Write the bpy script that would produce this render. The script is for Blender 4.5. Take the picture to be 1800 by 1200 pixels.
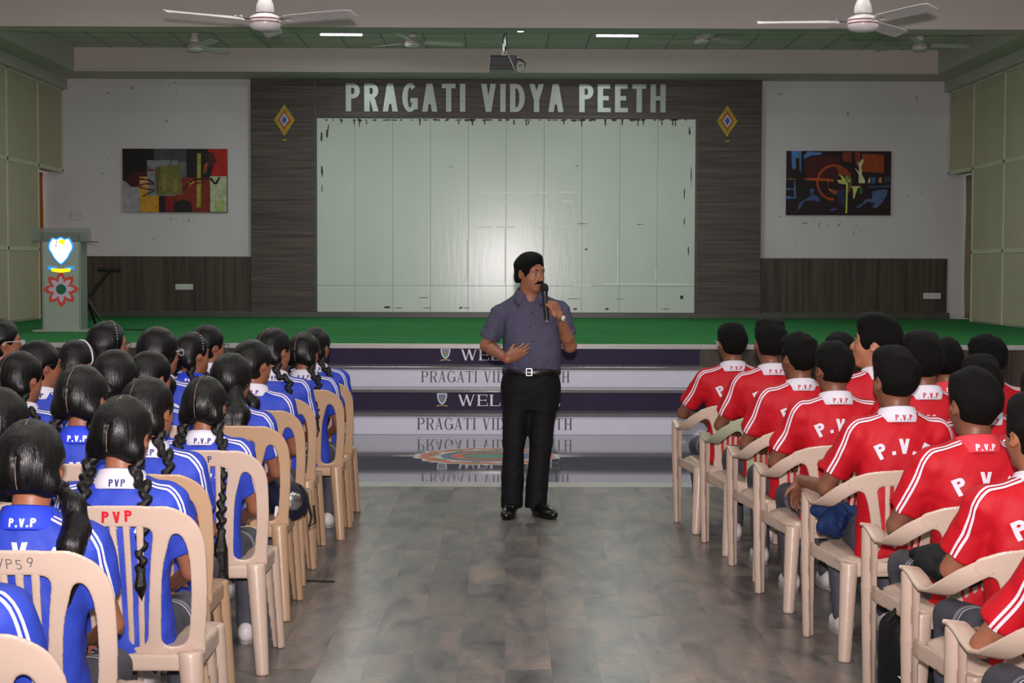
import bpy, bmesh, math, random
import numpy as np
from mathutils import Vector, Matrix
from mathutils.bvhtree import BVHTree

for _o in list(bpy.data.objects):
    bpy.data.objects.remove(_o, do_unlink=True)
SC = bpy.context.scene
COL = SC.collection
PI = math.pi
R = math.radians

# ------------------------------------------------------------------ camera
FPX = 2800.0
cam_d = bpy.data.cameras.new('camera')
cam_d.sensor_width = 36.0
cam_d.lens = FPX / 1800.0 * 36.0
cam_d.clip_end = 200
cam = bpy.data.objects.new('camera', cam_d)
COL.objects.link(cam)
CAM_M = (Matrix.Translation((0, 0, 1.62)) @ Matrix.Rotation(-math.atan(11 / FPX), 4, 'Z')
         @ Matrix.Rotation(PI / 2 - math.atan(128 / FPX), 4, 'X') @ Matrix.Rotation(R(0.17), 4, 'Z'))
cam.matrix_world = CAM_M
SC.camera = cam

# ------------------------------------------------------------------ world, lights, exposure
w = bpy.data.worlds.new('sky')
SC.world = w
w.use_nodes = True
w.node_tree.nodes['Background'].inputs[0].default_value = (1.0, 0.82, 0.70, 1)
w.node_tree.nodes['Background'].inputs[1].default_value = 0.35

FLASH_W = 3300.0
fl = bpy.data.lights.new('camera_flash', 'SPOT')
fl.energy = FLASH_W
fl.color = (1.0, 0.88, 0.90)
fl.spot_size = R(96)
fl.spot_blend = 1.0
fl.shadow_soft_size = 0.03
flo = bpy.data.objects.new('camera_flash', fl)
COL.objects.link(flo)
flo.location = (0.0, 0.0, 1.76)
flo.rotation_euler = (R(90 + 19), 0, 0)
TUBE_W = 34.0          # light of one ceiling tube
SC.view_settings.view_transform = 'Standard'
SC.view_settings.look = 'None'
SC.view_settings.gamma = 1.0
SC.view_settings.use_curve_mapping = False
SC.view_settings.exposure = 0.0

# ------------------------------------------------------------------ helpers
def lin(c):
    return tuple(((v / 255) / 12.92 if v / 255 <= 0.04045 else ((v / 255 + 0.055) / 1.055) ** 2.4) for v in c)

def pix(px, py, Y):
    d = CAM_M.to_3x3() @ Vector(((px - 900) / FPX, -(py - 600) / FPX, -1))
    t = Y / d.y
    return d.x * t, 1.62 + d.z * t

class NT:
    def __init__(self, name):
        self.m = bpy.data.materials.new(name)
        self.m.use_nodes = True
        self.t = self.m.node_tree
        self.b = self.t.nodes['Principled BSDF']
    def n(self, typ, **kw):
        nd = self.t.nodes.new(typ)
        for k, v in kw.items():
            if k.startswith('i_'):
                nd.inputs[k[2:].replace('_', ' ')].default_value = v
            else:
                setattr(nd, k, v)
        return nd
    def l(self, a, ao, b, bi):
        self.t.links.new(a.outputs[ao], b.inputs[bi])

MATS = {}
def mat(name, rgb, rough=0.5, var=0.08, scale=(8, 8, 8), bump=0.0, bscale=60, spec=0.5, metal=0.0,
        rand=0.0, detail=4, bstretch=None, coat=0.0, rgb2=None, trans=0.0, emit=None, estr=0.0, tlum=0.0):
    """principled material with noise-driven colour variation and optional fine relief"""
    if name in MATS:
        return MATS[name]
    N = NT(name)
    c = lin(rgb)
    b = N.b
    b.inputs['Roughness'].default_value = rough
    b.inputs['Metallic'].default_value = metal
    b.inputs['Specular IOR Level'].default_value = spec
    b.inputs['Coat Weight'].default_value = coat
    b.inputs['Transmission Weight'].default_value = trans
    tc = N.n('ShaderNodeTexCoord')
    mp = N.n('ShaderNodeMapping')
    mp.inputs['Scale'].default_value = scale
    N.l(tc, 'Object', mp, 'Vector')
    nz = N.n('ShaderNodeTexNoise')
    nz.inputs['Scale'].default_value = 1.0
    nz.inputs['Detail'].default_value = detail
    N.l(mp, 'Vector', nz, 'Vector')
    rp = N.n('ShaderNodeValToRGB')
    e = rp.color_ramp.elements
    e[0].position = 0.3
    e[1].position = 0.7
    c2 = lin(rgb2) if rgb2 else tuple(min(1, v * (1 + var)) for v in c)
    c1 = c if rgb2 else tuple(v * (1 - var) for v in c)
    e[0].color = (*c1, 1)
    e[1].color = (*c2, 1)
    N.l(nz, 'Fac', rp, 'Fac')
    src, so = rp, 'Color'
    if rand > 0:
        oi = N.n('ShaderNodeObjectInfo')
        mr = N.n('ShaderNodeMapRange')
        mr.inputs[3].default_value = 1 - rand
        mr.inputs[4].default_value = 1 + rand
        N.l(oi, 'Random', mr, 0)
        hs = N.n('ShaderNodeHueSaturation')
        N.l(mr, 0, hs, 'Value')
        N.l(rp, 'Color', hs, 'Color')
        src, so = hs, 'Color'
    N.l(src, so, b, 'Base Color')
    if bump > 0:
        mp2 = N.n('ShaderNodeMapping')
        mp2.inputs['Scale'].default_value = bstretch or (1, 1, 1)
        N.l(tc, 'Object', mp2, 'Vector')
        n2 = N.n('ShaderNodeTexNoise')
        n2.inputs['Scale'].default_value = bscale
        n2.inputs['Detail'].default_value = 3
        N.l(mp2, 'Vector', n2, 'Vector')
        bp = N.n('ShaderNodeBump')
        bp.inputs['Strength'].default_value = bump
        bp.inputs['Distance'].default_value = 0.01
        N.l(n2, 'Fac', bp, 'Height')
        N.l(bp, 'Normal', b, 'Normal')
    if emit:
        b.inputs['Emission Color'].default_value = (*lin(emit), 1)
        b.inputs['Emission Strength'].default_value = estr
    if tlum > 0:
        tr = N.n('ShaderNodeBsdfTranslucent')
        N.l(src, so, tr, 'Color')
        mx = N.n('ShaderNodeMixShader')
        mx.inputs[0].default_value = tlum
        out = N.t.nodes['Material Output']
        N.l(b, 0, mx, 1)
        N.l(tr, 0, mx, 2)
        N.l(mx, 0, out, 'Surface')
    MATS[name] = N.m
    return N.m

def tag(o, label=None, cat=None, group=None, kind=None):
    if label: o['label'] = label
    if cat: o['category'] = cat
    if group: o['group'] = group
    if kind: o['kind'] = kind
    return o

def link(name, me, m=None, parent=None, loc=None, rotz=None):
    o = bpy.data.objects.new(name, me)
    COL.objects.link(o)
    if m is not None and me is not None and len(me.materials) == 0:
        for q in (m if isinstance(m, (list, tuple)) else [m]):
            me.materials.append(q)
    if parent is not None: o.parent = parent
    if loc is not None: o.location = loc
    if rotz is not None: o.rotation_euler = (0, 0, rotz)
    return o

def empty(name, loc=(0, 0, 0), rotz=0.0):
    o = bpy.data.objects.new(name, None)
    o.empty_display_size = 0.1
    COL.objects.link(o)
    o.location = loc
    o.rotation_euler = (0, 0, rotz)
    return o

class MB:
    """mesh builder: collects boxes, tubes, lathes and prisms into one mesh"""
    def __init__(s):
        s.v = []; s.f = []; s.mi = []; s.cur = 0; s.smooth = []
    def add(s, vs, fs, smooth=False):
        o = len(s.v)
        s.v += [tuple(v) for v in vs]
        for f in fs:
            s.f.append([i + o for i in f]); s.mi.append(s.cur); s.smooth.append(smooth)
        return s
    def box(s, lo, hi, ch=0.0):
        x0, y0, z0 = lo; x1, y1, z1 = hi
        if ch <= 0:
            vs = [(x0,y0,z0),(x1,y0,z0),(x1,y1,z0),(x0,y1,z0),(x0,y0,z1),(x1,y0,z1),(x1,y1,z1),(x0,y1,z1)]
            return s.add(vs, [(0,3,2,1),(4,5,6,7),(0,1,5,4),(1,2,6,5),(2,3,7,6),(3,0,4,7)])
        bm = bmesh.new()
        bmesh.ops.create_cube(bm, size=1)
        for v in bm.verts:
            v.co = Vector((x0 + (v.co.x + .5) * (x1 - x0), y0 + (v.co.y + .5) * (y1 - y0), z0 + (v.co.z + .5) * (z1 - z0)))
        bmesh.ops.bevel(bm, geom=bm.edges[:] , offset=ch, segments=2, affect='EDGES', profile=.5)
        bm.verts.index_update()
        s.add([v.co[:] for v in bm.verts], [[v.index for v in f.verts] for f in bm.faces])
        bm.free()
        return s
    def tube(s, pts, r, n=10, caps=True, smooth=True):
        pts = [Vector(p) for p in pts]
        rs = r if isinstance(r, (list, tuple)) else [r] * len(pts)
        vs = []; fs = []
        up = None
        for i, p in enumerate(pts):
            t = (pts[min(i + 1, len(pts) - 1)] - pts[max(i - 1, 0)]).normalized()
            if up is None:
                up = Vector((0, 0, 1)) if abs(t.z) < .9 else Vector((1, 0, 0))
            a = t.cross(up).normalized(); b = a.cross(t).normalized(); up = b
            for k in range(n):
                q = 2 * PI * k / n
                vs.append(p + (a * math.cos(q) + b * math.sin(q)) * rs[i])
        for i in range(len(pts) - 1):
            for k in range(n):
                fs.append((i*n+k, i*n+(k+1)%n, (i+1)*n+(k+1)%n, (i+1)*n+k))
        s.add(vs, fs, smooth)
        if caps:
            m = (len(pts) - 1) * n
            s.add(vs[:n], [list(range(n))[::-1]]); s.add(vs[m:], [list(range(n))])
        return s
    def lathe(s, prof, n=24, c=(0, 0, 0), smooth=True):
        vs = []; fs = []
        for (r, z) in prof:
            for k in range(n):
                q = 2 * PI * k / n
                vs.append((c[0] + r * math.cos(q), c[1] + r * math.sin(q), c[2] + z))
        for i in range(len(prof) - 1):
            for k in range(n):
                fs.append((i*n+k, i*n+(k+1)%n, (i+1)*n+(k+1)%n, (i+1)*n+k))
        return s.add(vs, fs, smooth)
    def poly(s, pts, y0, y1):
        """prism: 2D outline (x,z) extruded from y0 to y1"""
        n = len(pts)
        ar = sum(pts[i][0]*pts[(i+1)%n][1]-pts[(i+1)%n][0]*pts[i][1] for i in range(n))
        if ar < 0: pts = pts[::-1]
        vs = [(x, y0, z) for x, z in pts] + [(x, y1, z) for x, z in pts]
        fs = [list(range(n)), list(range(2*n-1, n-1, -1))] + [(i, i+n, (i+1)%n+n, (i+1)%n) for i in range(n)]
        return s.add(vs, fs)
    def mesh(s, name):
        me = bpy.data.meshes.new(name)
        me.from_pydata(s.v, [], s.f)
        me.polygons.foreach_set('material_index', s.mi)
        me.polygons.foreach_set('use_smooth', s.smooth)
        me.update()
        return me
    def build(s, name, m, parent=None, loc=None, rotz=None):
        return link(name, s.mesh(name), m, parent, loc, rotz)

def box(name, lo, hi, m, parent=None, ch=0.0):
    return MB().box(lo, hi, ch).build(name, m, parent)

def copy_tree(o, parent=None):
    c = o.copy()
    COL.objects.link(c)
    c.parent = parent
    for ch in list(o.children):
        copy_tree(ch, c)
    return c

# ---- stroke lettering: polygons of one glyph, cap height 1
def _line(x0, y0, x1, y1, t, n=4, horiz=False):
    out = []
    for i in range(n):
        a, b = i / n, (i + 1) / n
        xa, ya, xb, yb = x0+(x1-x0)*a, y0+(y1-y0)*a, x0+(x1-x0)*b, y0+(y1-y0)*b
        if horiz: out.append([(xa, ya), (xb, yb), (xb, yb+t), (xa, ya+t)])
        else: out.append([(xa, ya), (xa+t, ya), (xb+t, yb), (xb, yb)])
    return out
def _ring(cx, cy, rx, ry, tx, ty, a0, a1, n=10):
    out = []
    for i in range(n):
        p, q = R(a0+(a1-a0)*i/n), R(a0+(a1-a0)*(i+1)/n)
        out.append([(cx+(rx-tx)*math.cos(p), cy+(ry-ty)*math.sin(p)), (cx+rx*math.cos(p), cy+ry*math.sin(p)),
                    (cx+rx*math.cos(q), cy+ry*math.sin(q)), (cx+(rx-tx)*math.cos(q), cy+(ry-ty)*math.sin(q))])
    return out
def glyph(ch, B, T, S=0.0, W=0.55):
    """B stem, T hairline thickness, S serif overhang, W width"""
    g = []
    def stem(x, y0=0.0, y1=1.0, serif=(1, 1)):
        g.extend(_line(x, y0, x, y1, B))
        if S > 0:
            if serif[0]: g.extend(_line(x-S, y0, x+B+S, y0, T*.8, 1, True))
            if serif[1]: g.extend(_line(x-S, y1-T*.8, x+B+S, y1-T*.8, T*.8, 1, True))
    def foot(x, y):
        if S > 0: g.extend(_line(x-S, y, x+S, y, T*.8, 1, True))
    w = W
    if ch in 'PR':
        stem(S); cx = w - .27
        g.extend(_line(S+B, 1-T, cx, 1-T, T, 2, True)); g.extend(_line(S+B, .46, cx, .46, T, 2, True))
        g.extend(_ring(cx, .73, w-cx, .27, B, T, -90, 90))
        if ch == 'R':
            g.extend(_line(w-B*.95, 0, cx-B*.4, .48, B)); foot(w-B*.4, 0)
    elif ch == 'A':
        w = W*1.08
        tl = T if S > 0 else B
        g.extend(_line(S, 0, w/2-tl*.5-(0 if S else B*.1), 1, tl)); g.extend(_line(w-B-S, 0, w/2-B*.5+(0 if S else 0), 1, B))
        g.extend(_line(w*.24, .27, w*.76, .27, T if S > 0 else B*.85, 2, True)); foot(S+tl*.5, 0); foot(w-B*.5-S, 0)
    elif ch == 'G' or ch == 'C' or ch == 'O':
        w = W*1.1
        if ch == 'O': g.extend(_ring(w/2, .5, w/2, .52, B, T, 0, 360, 24))
        else:
            g.extend(_ring(w/2, .5, w/2, .52, B, T, 48, 312 if ch == 'C' else 335, 20))
            if S > 0: g.extend(_line(w*.86, .68, w*.86, .98, T*.8, 1))
            if ch == 'G':
                g.extend(_line(w-B, .08, w-B, .48, B)); g.extend(_line(w*.52, .48-T, w, .48-T, T if S == 0 else T*.8, 1, True))
    elif ch == 'T':
        w = W*.98
        g.extend(_line(w/2-B/2, 0, w/2-B/2, 1, B)); g.extend(_line(0, 1-T, w, 1-T, T, 4, True))
        if S > 0:
            g.extend(_line(0, .76, 0, 1, T*.8, 1)); g.extend(_line(w-T*.8, .76, w-T*.8, 1, T*.8, 1)); foot(w/2, 0)
    elif ch == 'I':
        stem(S); w = B + 2*S
    elif ch == 'V':
        w = W*1.05
        tl = T if S > 0 else B
        g.extend(_line(w/2-B*.5, 0, S, 1, B)); g.extend(_line(w/2-tl*.5, 0, w-tl-S, 1, tl))
        if S > 0: foot(S+B*.5, 1-T*.8); foot(w-S-tl*.5, 1-T*.8)
    elif ch == 'D':
        w = W*1.05
        stem(S); cx = w*.42
        g.extend(_line(S+B, 1-T, cx, 1-T, T, 1, True)); g.extend(_line(S+B, 0, cx, 0, T, 1, True))
        g.extend(_ring(cx, .5, w-cx, .5, B, T, -90, 90, 14))
    elif ch == 'Y':
        w = W*1.05
        tl = T if S > 0 else B
        g.extend(_line(w/2-B/2, 0, w/2-B/2, .45, B)); g.extend(_line(w/2-B/2, .43, S, 1, B)); g.extend(_line(w/2-tl*.5+(B-tl)*.5, .43, w-tl-S, 1, tl))
        foot(w/2, 0)
        if S > 0: foot(S+B*.5, 1-T*.8); foot(w-S-tl*.5, 1-T*.8)
    elif ch in 'EL':
        w = W*.92
        stem(S)
        g.extend(_line(S+B, 0, w, 0, T, 2, True))
        if S > 0: g.extend(_line(w-T*.8, 0, w-T*.8, .26, T*.8, 1))
        if ch == 'E':
            g.extend(_line(S+B, 1-T, w*.96, 1-T, T, 2, True)); g.extend(_line(S+B, .5-T/2, w*.85, .5-T/2, T, 2, True))
            if S > 0: g.extend(_line(w*.96-T*.8, .78, w*.96-T*.8, 1, T*.8, 1)); g.extend(_line(w*.8, .4, w*.8, .6, T*.8, 1))
    elif ch == 'H':
        w = W*1.08
        stem(S); stem(w-B-S); g.extend(_line(S+B, .5-T/2, w-B-S, .5-T/2, T, 2, True))
    elif ch == 'W':
        w = W*1.5
        tl = T if S > 0 else B
        g.extend(_line(w*.28, 0, S, 1, B)); g.extend(_line(w*.28+B*.3, 0, w*.5, 1, tl)); g.extend(_line(w*.72-B*.5, 0, w*.5-B*.4, 1, B)); g.extend(_line(w*.72-B*.2, 0, w-tl-S, 1, tl))
        if S > 0: foot(S+B*.5, 1-T*.8); foot(w-S, 1-T*.8)
    elif ch == 'M':
        w = W*1.35
        tl = T if S > 0 else B
        g.extend(_line(S, 0, S+tl*.2, 1, tl)); g.extend(_line(w/2-B*.5, .05, S, 1, B)); g.extend(_line(w/2-tl*.5, .05, w-B-S, 1, tl)); stem(w-B-S); foot(S+tl*.5, 0)
    elif ch == '.':
        w = B; g.extend(_line(0, 0, 0, B, B, 1))
    elif ch == ' ':
        w = W*.5
    elif ch == '5':
        g.extend(_line(.08, 1-T, w, 1-T, T, 1, True)); g.extend(_line(.06, .52, .1, 1, T)); g.extend(_ring(w*.45, .32, w*.5, .32, T, T, -150, 110))
    elif ch == '9':
        g.extend(_ring(w*.5, .7, w*.5, .3, T, T, 0, 360, 16)); g.extend(_line(w*.5, 0, w-T, .7, T))
    return g, w
def text_polys(txt, h, B=.2, T=.2, S=0.0, W=.55, gap=.14, width=None, ox=0, oz=0):
    """list of (char, polygons in metres), centred on ox, baseline oz"""
    x = 0; out = []
    for ch in txt:
        g, w = glyph(ch, B, T, S, W)
        out.append((ch, [[(x+px, py) for px, py in p] for p in g], x, w)); x += w + gap
    tot = x - gap
    sx = (width / tot) if width else h
    return [(ch, [[(ox+(px-tot/2)*sx, oz+py*h) for px, py in p] for p in g], ox+(xx+w/2-tot/2)*sx) for ch, g, xx, w in out]

rng = random.Random(7)
# ------------------------------------------------------------------ materials of the room
M_wall = mat('white_wall_paint', (200, 198, 202), .75, .05, (1.2, 1.2, 1.2), .05, 30, .3)
M_beam = mat('beam_paint', (196, 184, 182), .8, .03, (1, 1, 1), .03, 25, .25)
M_soffit = mat('soffit_paint', (186, 182, 176), .8, .03, (1, 1, 1), 0, 25, .25)
M_tile = mat('ceiling_tile', (200, 196, 192), .85, .06, (6, 6, 6), .15, 120, .2, rand=.05)
M_grid = mat('ceiling_grid', (140, 138, 134), .6, .03)
M_panel = mat('green_wall_panel', (184, 177, 154), .8, .05, (1.5, 1.5, 1.5), .1, 90, .25, rand=.03)
M_mould = mat('pale_green_moulding', (200, 200, 178), .6, .03)
M_woodh = mat('dark_laminate_horizontal', (50, 44, 41), .42, .3, (1.1, 1, 34), .02, 60, .35, rgb2=(92, 82, 75), detail=6)
M_woodv = mat('dark_laminate_vertical', (50, 43, 38), .45, .3, (17, 1, .7), .02, 60, .3, rgb2=(84, 72, 63), detail=6)
M_film = mat('screen_film', (204, 214, 208), .2, .03, (1.5, 1, .6), .05, 5, .4, bstretch=(3, 1, .5))
M_filmd = mat('torn_film_black', (20, 22, 22), .5, .1)
M_tape_shine = mat('white_tape_shine', (222, 230, 226), .3, .02, spec=.5)  # white base colour stands in for the flash shining on the tape
M_carpet = mat('green_carpet', (48, 118, 66), .95, .12, (3, 3, 3), .4, 400, .1)
M_stone = mat('grey_stone_edge', (178, 174, 170), .3, .08, (20, 20, 20))
M_dkstone = mat('dark_skirting_stone', (72, 72, 66), .35, .2, (4, 4, 4))
M_granite = mat('polished_grey_granite', (96, 97, 104), .045, .12, (14, 14, 14), 0, 40, .62, detail=8)
M_sill = mat('white_marble_threshold', (176, 176, 170), .25, .06, (5, 5, 5))
M_purple = mat('purple_riser_print', (30, 20, 52), .5, .15, (2, 2, 2), rgb2=(40, 27, 64), spec=.2)
M_white = mat('white_riser_print', (206, 206, 222), .4, .02)
M_txt_d = mat('dark_print', (48, 40, 62), .4, .05)
M_txt_w = mat('white_print', (226, 222, 232), .4, .03)
M_metal = mat('steel_letter', (156, 166, 166), .32, .04, metal=.35, spec=.5)
M_black = mat('black_plastic', (16, 16, 17), .4, .1)
M_dgrey = mat('dark_grey_plastic', (52, 52, 52), .45, .1)
M_fan = mat('fan_enamel', (206, 202, 200), .35, .03)
M_fanred = mat('fan_red_line', (120, 48, 52), .4, .03)
M_chrome = mat('chrome', (210, 210, 212), .15, .02, metal=1.0)
M_plate = mat('switch_plate', (196, 202, 196), .4, .03)

def plank_mat():
    N = NT('grey_vinyl_plank')
    tc = N.n('ShaderNodeTexCoord'); oi = N.n('ShaderNodeObjectInfo')
    off = N.n('ShaderNodeVectorMath', operation='SCALE'); off.inputs[0].default_value = (13.1, 7.7, 3.3)
    N.l(oi, 'Random', off, 'Scale')
    add = N.n('ShaderNodeVectorMath', operation='ADD')
    N.l(tc, 'Object', add, 0); N.l(off, 0, add, 1)
    mp = N.n('ShaderNodeMapping'); mp.inputs['Scale'].default_value = (6.5, 2.2, 1)
    N.l(add, 0, mp, 'Vector')
    n1 = N.n('ShaderNodeTexNoise'); n1.inputs['Scale'].default_value = 1.0; n1.inputs['Detail'].default_value = 8; n1.inputs['Distortion'].default_value = .6
    N.l(mp, 'Vector', n1, 'Vector')
    rp = N.n('ShaderNodeValToRGB'); e = rp.color_ramp.elements
    e[0].position = .28; e[0].color = (*lin((74, 66, 62)), 1)
    e[1].position = .74; e[1].color = (*lin((146, 128, 118)), 1)
    a = e.new(.42); a.color = (*lin((100, 99, 100)), 1)
    a = e.new(.56); a.color = (*lin((122, 115, 110)), 1)
    N.l(n1, 'Fac', rp, 'Fac')
    mp2 = N.n('ShaderNodeMapping'); mp2.inputs['Scale'].default_value = (26, 46, 1)
    N.l(add, 0, mp2, 'Vector')
    n2 = N.n('ShaderNodeTexNoise'); n2.inputs['Scale'].default_value = 1; n2.inputs['Detail'].default_value = 9; n2.inputs['Roughness'].default_value = .75
    N.l(mp2, 'Vector', n2, 'Vector')
    r2 = N.n('ShaderNodeMapRange'); r2.inputs[1].default_value = .3; r2.inputs[2].default_value = .7; r2.inputs[3].default_value = .66; r2.inputs[4].default_value = 1.22
    N.l(n2, 'Fac', r2, 0)
    mr = N.n('ShaderNodeMapRange'); mr.inputs[3].default_value = .88; mr.inputs[4].default_value = 1.12
    N.l(oi, 'Random', mr, 0)
    mm = N.n('ShaderNodeMath', operation='MULTIPLY'); N.l(r2, 0, mm, 0); N.l(mr, 0, mm, 1)
    hs = N.n('ShaderNodeHueSaturation'); N.l(rp, 'Color', hs, 'Color'); N.l(mm, 0, hs, 'Value')
    N.l(hs, 'Color', N.b, 'Base Color')
    N.b.inputs['Roughness'].default_value = .3
    N.b.inputs['Specular IOR Level'].default_value = .38
    return N.m
M_plank = plank_mat()

def struct(name, lo, hi, m, parent=None, ch=0):
    o = box(name, lo, hi, m, parent, ch)
    if parent is None: o['kind'] = 'structure'
    return o

# ------------------------------------------------------------------ room shell
XW = 7.05           # half width of hall
YB = 25.4           # back wall of the stage
YS = 16.4           # stage front
ZS = 0.84           # stage height
ZC = 4.97           # ceiling
ZB = 4.60           # underside of the beams
floor = struct('floor', (-7.3, -4.2, -.12), (7.3, 12.0, -.006), M_plank)
PW, PL = .19, 1.24
pl_me = MB().box((-PW/2+.0002, -PL/2+.0002, -.006), (PW/2-.0002, PL/2-.0002, 0)).mesh('plank')
pl_me.materials.append(M_plank)
ncol = 0
for i in range(-15, 22):
    x = (i + .5) * PW
    off = (i * 7 % 5) / 5 * PL
    y = 3.9 - off
    while y < 11.8:
        y1 = min(y + PL, 11.8)
        cy = (y + y1) / 2
        lim = .42 * cy
        if abs(x) < lim + .2 and y1 > 4.4 and -2.7 < x < 3.4 and y1 - y > .1:
            if y1 - y > PL - 1e-4:
                o = link('plank', pl_me, None, floor, (x, cy, 0))
            else:
                o = MB().box((-PW/2+.0002, -(y1-y)/2+.0002, -.006), (PW/2-.0002, (y1-y)/2-.0002, 0)).build('plank', M_plank, floor, (x, cy, 0))
            ncol += 1
        y += PL
fill = MB()
fill.box((-7.3, -4.2, -.0062), (7.3, 11.8, -.004))
fill.build('plank_underlay', M_plank, floor)
box('threshold_strip', (-7.05, 11.8, -.1), (7.05, 12.04, .002), M_sill, floor, .001)
gran = struct('floor_granite', (-7.3, 12.04, -.12), (7.3, 16.6, -.004), M_granite)
for i in range(-4, 4):
    for j in range(3):
        box('granite_slab', (i*1.76+.001, 12.041+j*1.22, -.004), (i*1.76+1.759, 12.041+j*1.22+1.218, 0), M_granite, gran)

ceil = struct('ceiling', (-7.3, -4.2, ZC+.03), (7.3, YB+.3, ZC+.2), M_tile)
t_me = MB().box((-.296, -.296, -.012), (.296, .296, .03)).mesh('ceiling_tile'); t_me.materials.append(M_tile)
for i in range(-11, 11):
    for j in range(7):
        link('ceiling_tile', t_me, None, ceil, ((i+.5)*.6, 20.62+j*.6, ZC))
g = MB()
for i in range(-11, 12): g.box((i*.6-.012, 20.3, ZC-.014), (i*.6+.012, 24.4, ZC+.03))
for j in range(8): g.box((-6.6, 20.32+j*.6-.012, ZC-.014), (6.6, 20.32+j*.6+.012, ZC+.03))
g.build('ceiling_grid', M_grid, ceil)
def beam(lo, hi):
    o = struct('ceiling_beam', lo, hi, M_beam); return o
b1 = beam((-7.05, 19.9, ZB), (7.05, 20.35, ZC+.05))
b2 = beam((-7.05, 24.4, ZB), (7.05, YB, ZC+.05))
box('ledge', (-6.57, 24.385, ZB-.004), (6.57, 24.4, ZB+.045), M_soffit, b2)
for s, nm in ((-1, 'left'), (1, 'right')):
    x0, x1 = sorted((s*6.57, s*XW))
    struct('ceiling_beam', (x0, -4, ZB+.002), (x1, 24.4, ZC+.05), M_soffit)
    x0, x1 = sorted((s*6.95, s*XW))
    struct('ceiling_beam', (x0, 14, 4.43), (x1, YB, ZB), M_soffit)
for yb in (2.0, 8.0, 14.0):
    beam((-6.57, yb, ZB), (6.57, yb+.45, ZC+.05))

# side walls with a doorway beside the stage back wall
YD = 24.1
for s, nm in ((-1, 'left'), (1, 'right')):
    W_ = MB()
    def bx(xa, xb, y0, y1, z0, z1):
        a, b = sorted((s*xa, s*xb)); W_.box((a, y0, z0), (b, y1, z1))
    bx(XW, XW+.22, -4.2, YD, 0, ZC)
    bx(XW, XW+.22, YD, YB, 3.13, ZC)
    wl = W_.build('wall_'+nm, M_wall); wl['kind'] = 'structure'
    cols = [17.0, 18.4, 19.8, 21.15, 22.55, 24.05, 25.36]
    rows = [ZS, 1.89, 3.15, 4.43]
    for ci in range(len(cols)-1):
        for ri in range(3):
            if cols[ci] > 24 and ri < 2: continue
            a, b = sorted((s*(XW-.02), s*XW))
            box('wall_panel', (a, cols[ci]+.02, rows[ri]+.02), (b, cols[ci+1]-.02, rows[ri+1]-.02), M_panel, wl, .002)
    a, b = sorted((s*(XW-.03), s*XW))
    for ci, y in enumerate(cols):
        z0 = ZS if y < 25 else 3.13
        box('moulding', (a, y-.025, z0), (b, y+.025, 4.43), M_mould, wl, .004)
    for ri, z in enumerate(rows):
        if ri == 0: continue
        y1 = YB if ri >= 2 else YD
        box('moulding', (a, 16.5, z-.03), (b, y1, z+.03), M_mould, wl, .004)
# doorway recess behind the curtains
for s in (-1, 1):
    a, b = sorted((s*(XW+.22), s*(XW+.9)))
    struct('trim_1' if s < 0 else 'trim_2', (a, YB, 0), (b, YB+.25, 3.6), M_wall)
    a, b = sorted((s*(XW-.0), s*(XW+.9)))
    o = struct('floor_landing', (a, 23.0, ZS-.1), (b, YB, ZS-.002), M_carpet)

wb = struct('wall_back', (-7.27, YB, 0), (7.27, YB+.25, ZC), M_wall)
wf = struct('wall_front', (-7.3, -4.4, 0), (7.3, -4.2, ZC), M_wall)
# cladding of the back wall
for s in (-1, 1):
    a, b = sorted((s*3.02, s*4.04))
    box('pillar_cladding', (a, YB-.10, ZS), (b, YB, ZB), M_woodh, wb, .003)
    a, b = sorted((s*4.04, s*7.03))
    n = 5
    for k in range(n):
        box('wainscot_board', (a+(b-a)*k/n+.0008, YB-.03, ZS+.10), (a+(b-a)*(k+1)/n-.0008, YB, 1.79), M_woodv, wb, .001)
    box('wainscot_cap', (a, YB-.034, 1.785), (b, YB, 1.80), M_dkstone, wb)
box('header_cladding', (-3.018, YB-.08, 3.99), (3.018, YB, ZB), M_woodh, wb, .003)
for s in (-1, 1):
    box('edge_strip', (s*3.018-.012, YB-.108, ZS+.1), (s*3.018+.012, YB-.05, ZB), M_dkstone, wb)
box('skirting', (-7.05, YB-.13, ZS), (-4.06, YB, ZS+.10), M_dkstone, wb, .004)
box('skirting', (-4.06, YB-.16, ZS), (4.06, YB, ZS+.085), M_dkstone, wb, .004)
box('skirting', (4.06, YB-.13, ZS), (7.05, YB, ZS+.10), M_dkstone, wb, .004)
# chipped paint and smudges of the back wall
M_smudge = mat('wall_smudge', (160, 157, 156), .9, .15)
M_chip = mat('wall_chip', (44, 42, 40), .9, .15)
sm = MB()
def blob(mb, cx, cz, rx, rz, y, n=9, jag=.4, th=.0015):
    pts = []
    for k in range(n):
        q = 2*PI*k/n; f = 1 - jag*rng.random()
        pts.append((cx+rx*f*math.cos(q), cz+rz*f*math.sin(q)))
    mb.poly(pts, y-th, y+.0005)
def at(px, py, Y=YB):
    return pix(px, py, Y)
for (px, py, w_, h_) in [(1415,392,.10,.03),(1440,396,.02,.10),(1455,398,.015,.06),(1475,395,.03,.05),(1478,392,.012,.06),(1430,390,.03,.03),(1490,200,.05,.08),(1611,172,.05,.09),(1372,165,.10,.03),(1370,380,.05,.03),(1590,300,.02,.02),(1500,410,.04,.03),(1595,345,.03,.04),(190,163,.05,.04),(232,154,.06,.05),(293,213,.06,.05),(300,385,.03,.03),(332,388,.04,.05),(180,305,.04,.03),(190,280,.03,.03),(270,420,.03,.04),(1400,430,.03,.02),(1620,340,.03,.04),(1640,360,.02,.03),(1605,370,.03,.02)]:
    x, z = at(px, py); sm.cur = 0; blob(sm, x, z, w_*.6, h_*.6, YB-.0005)
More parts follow.
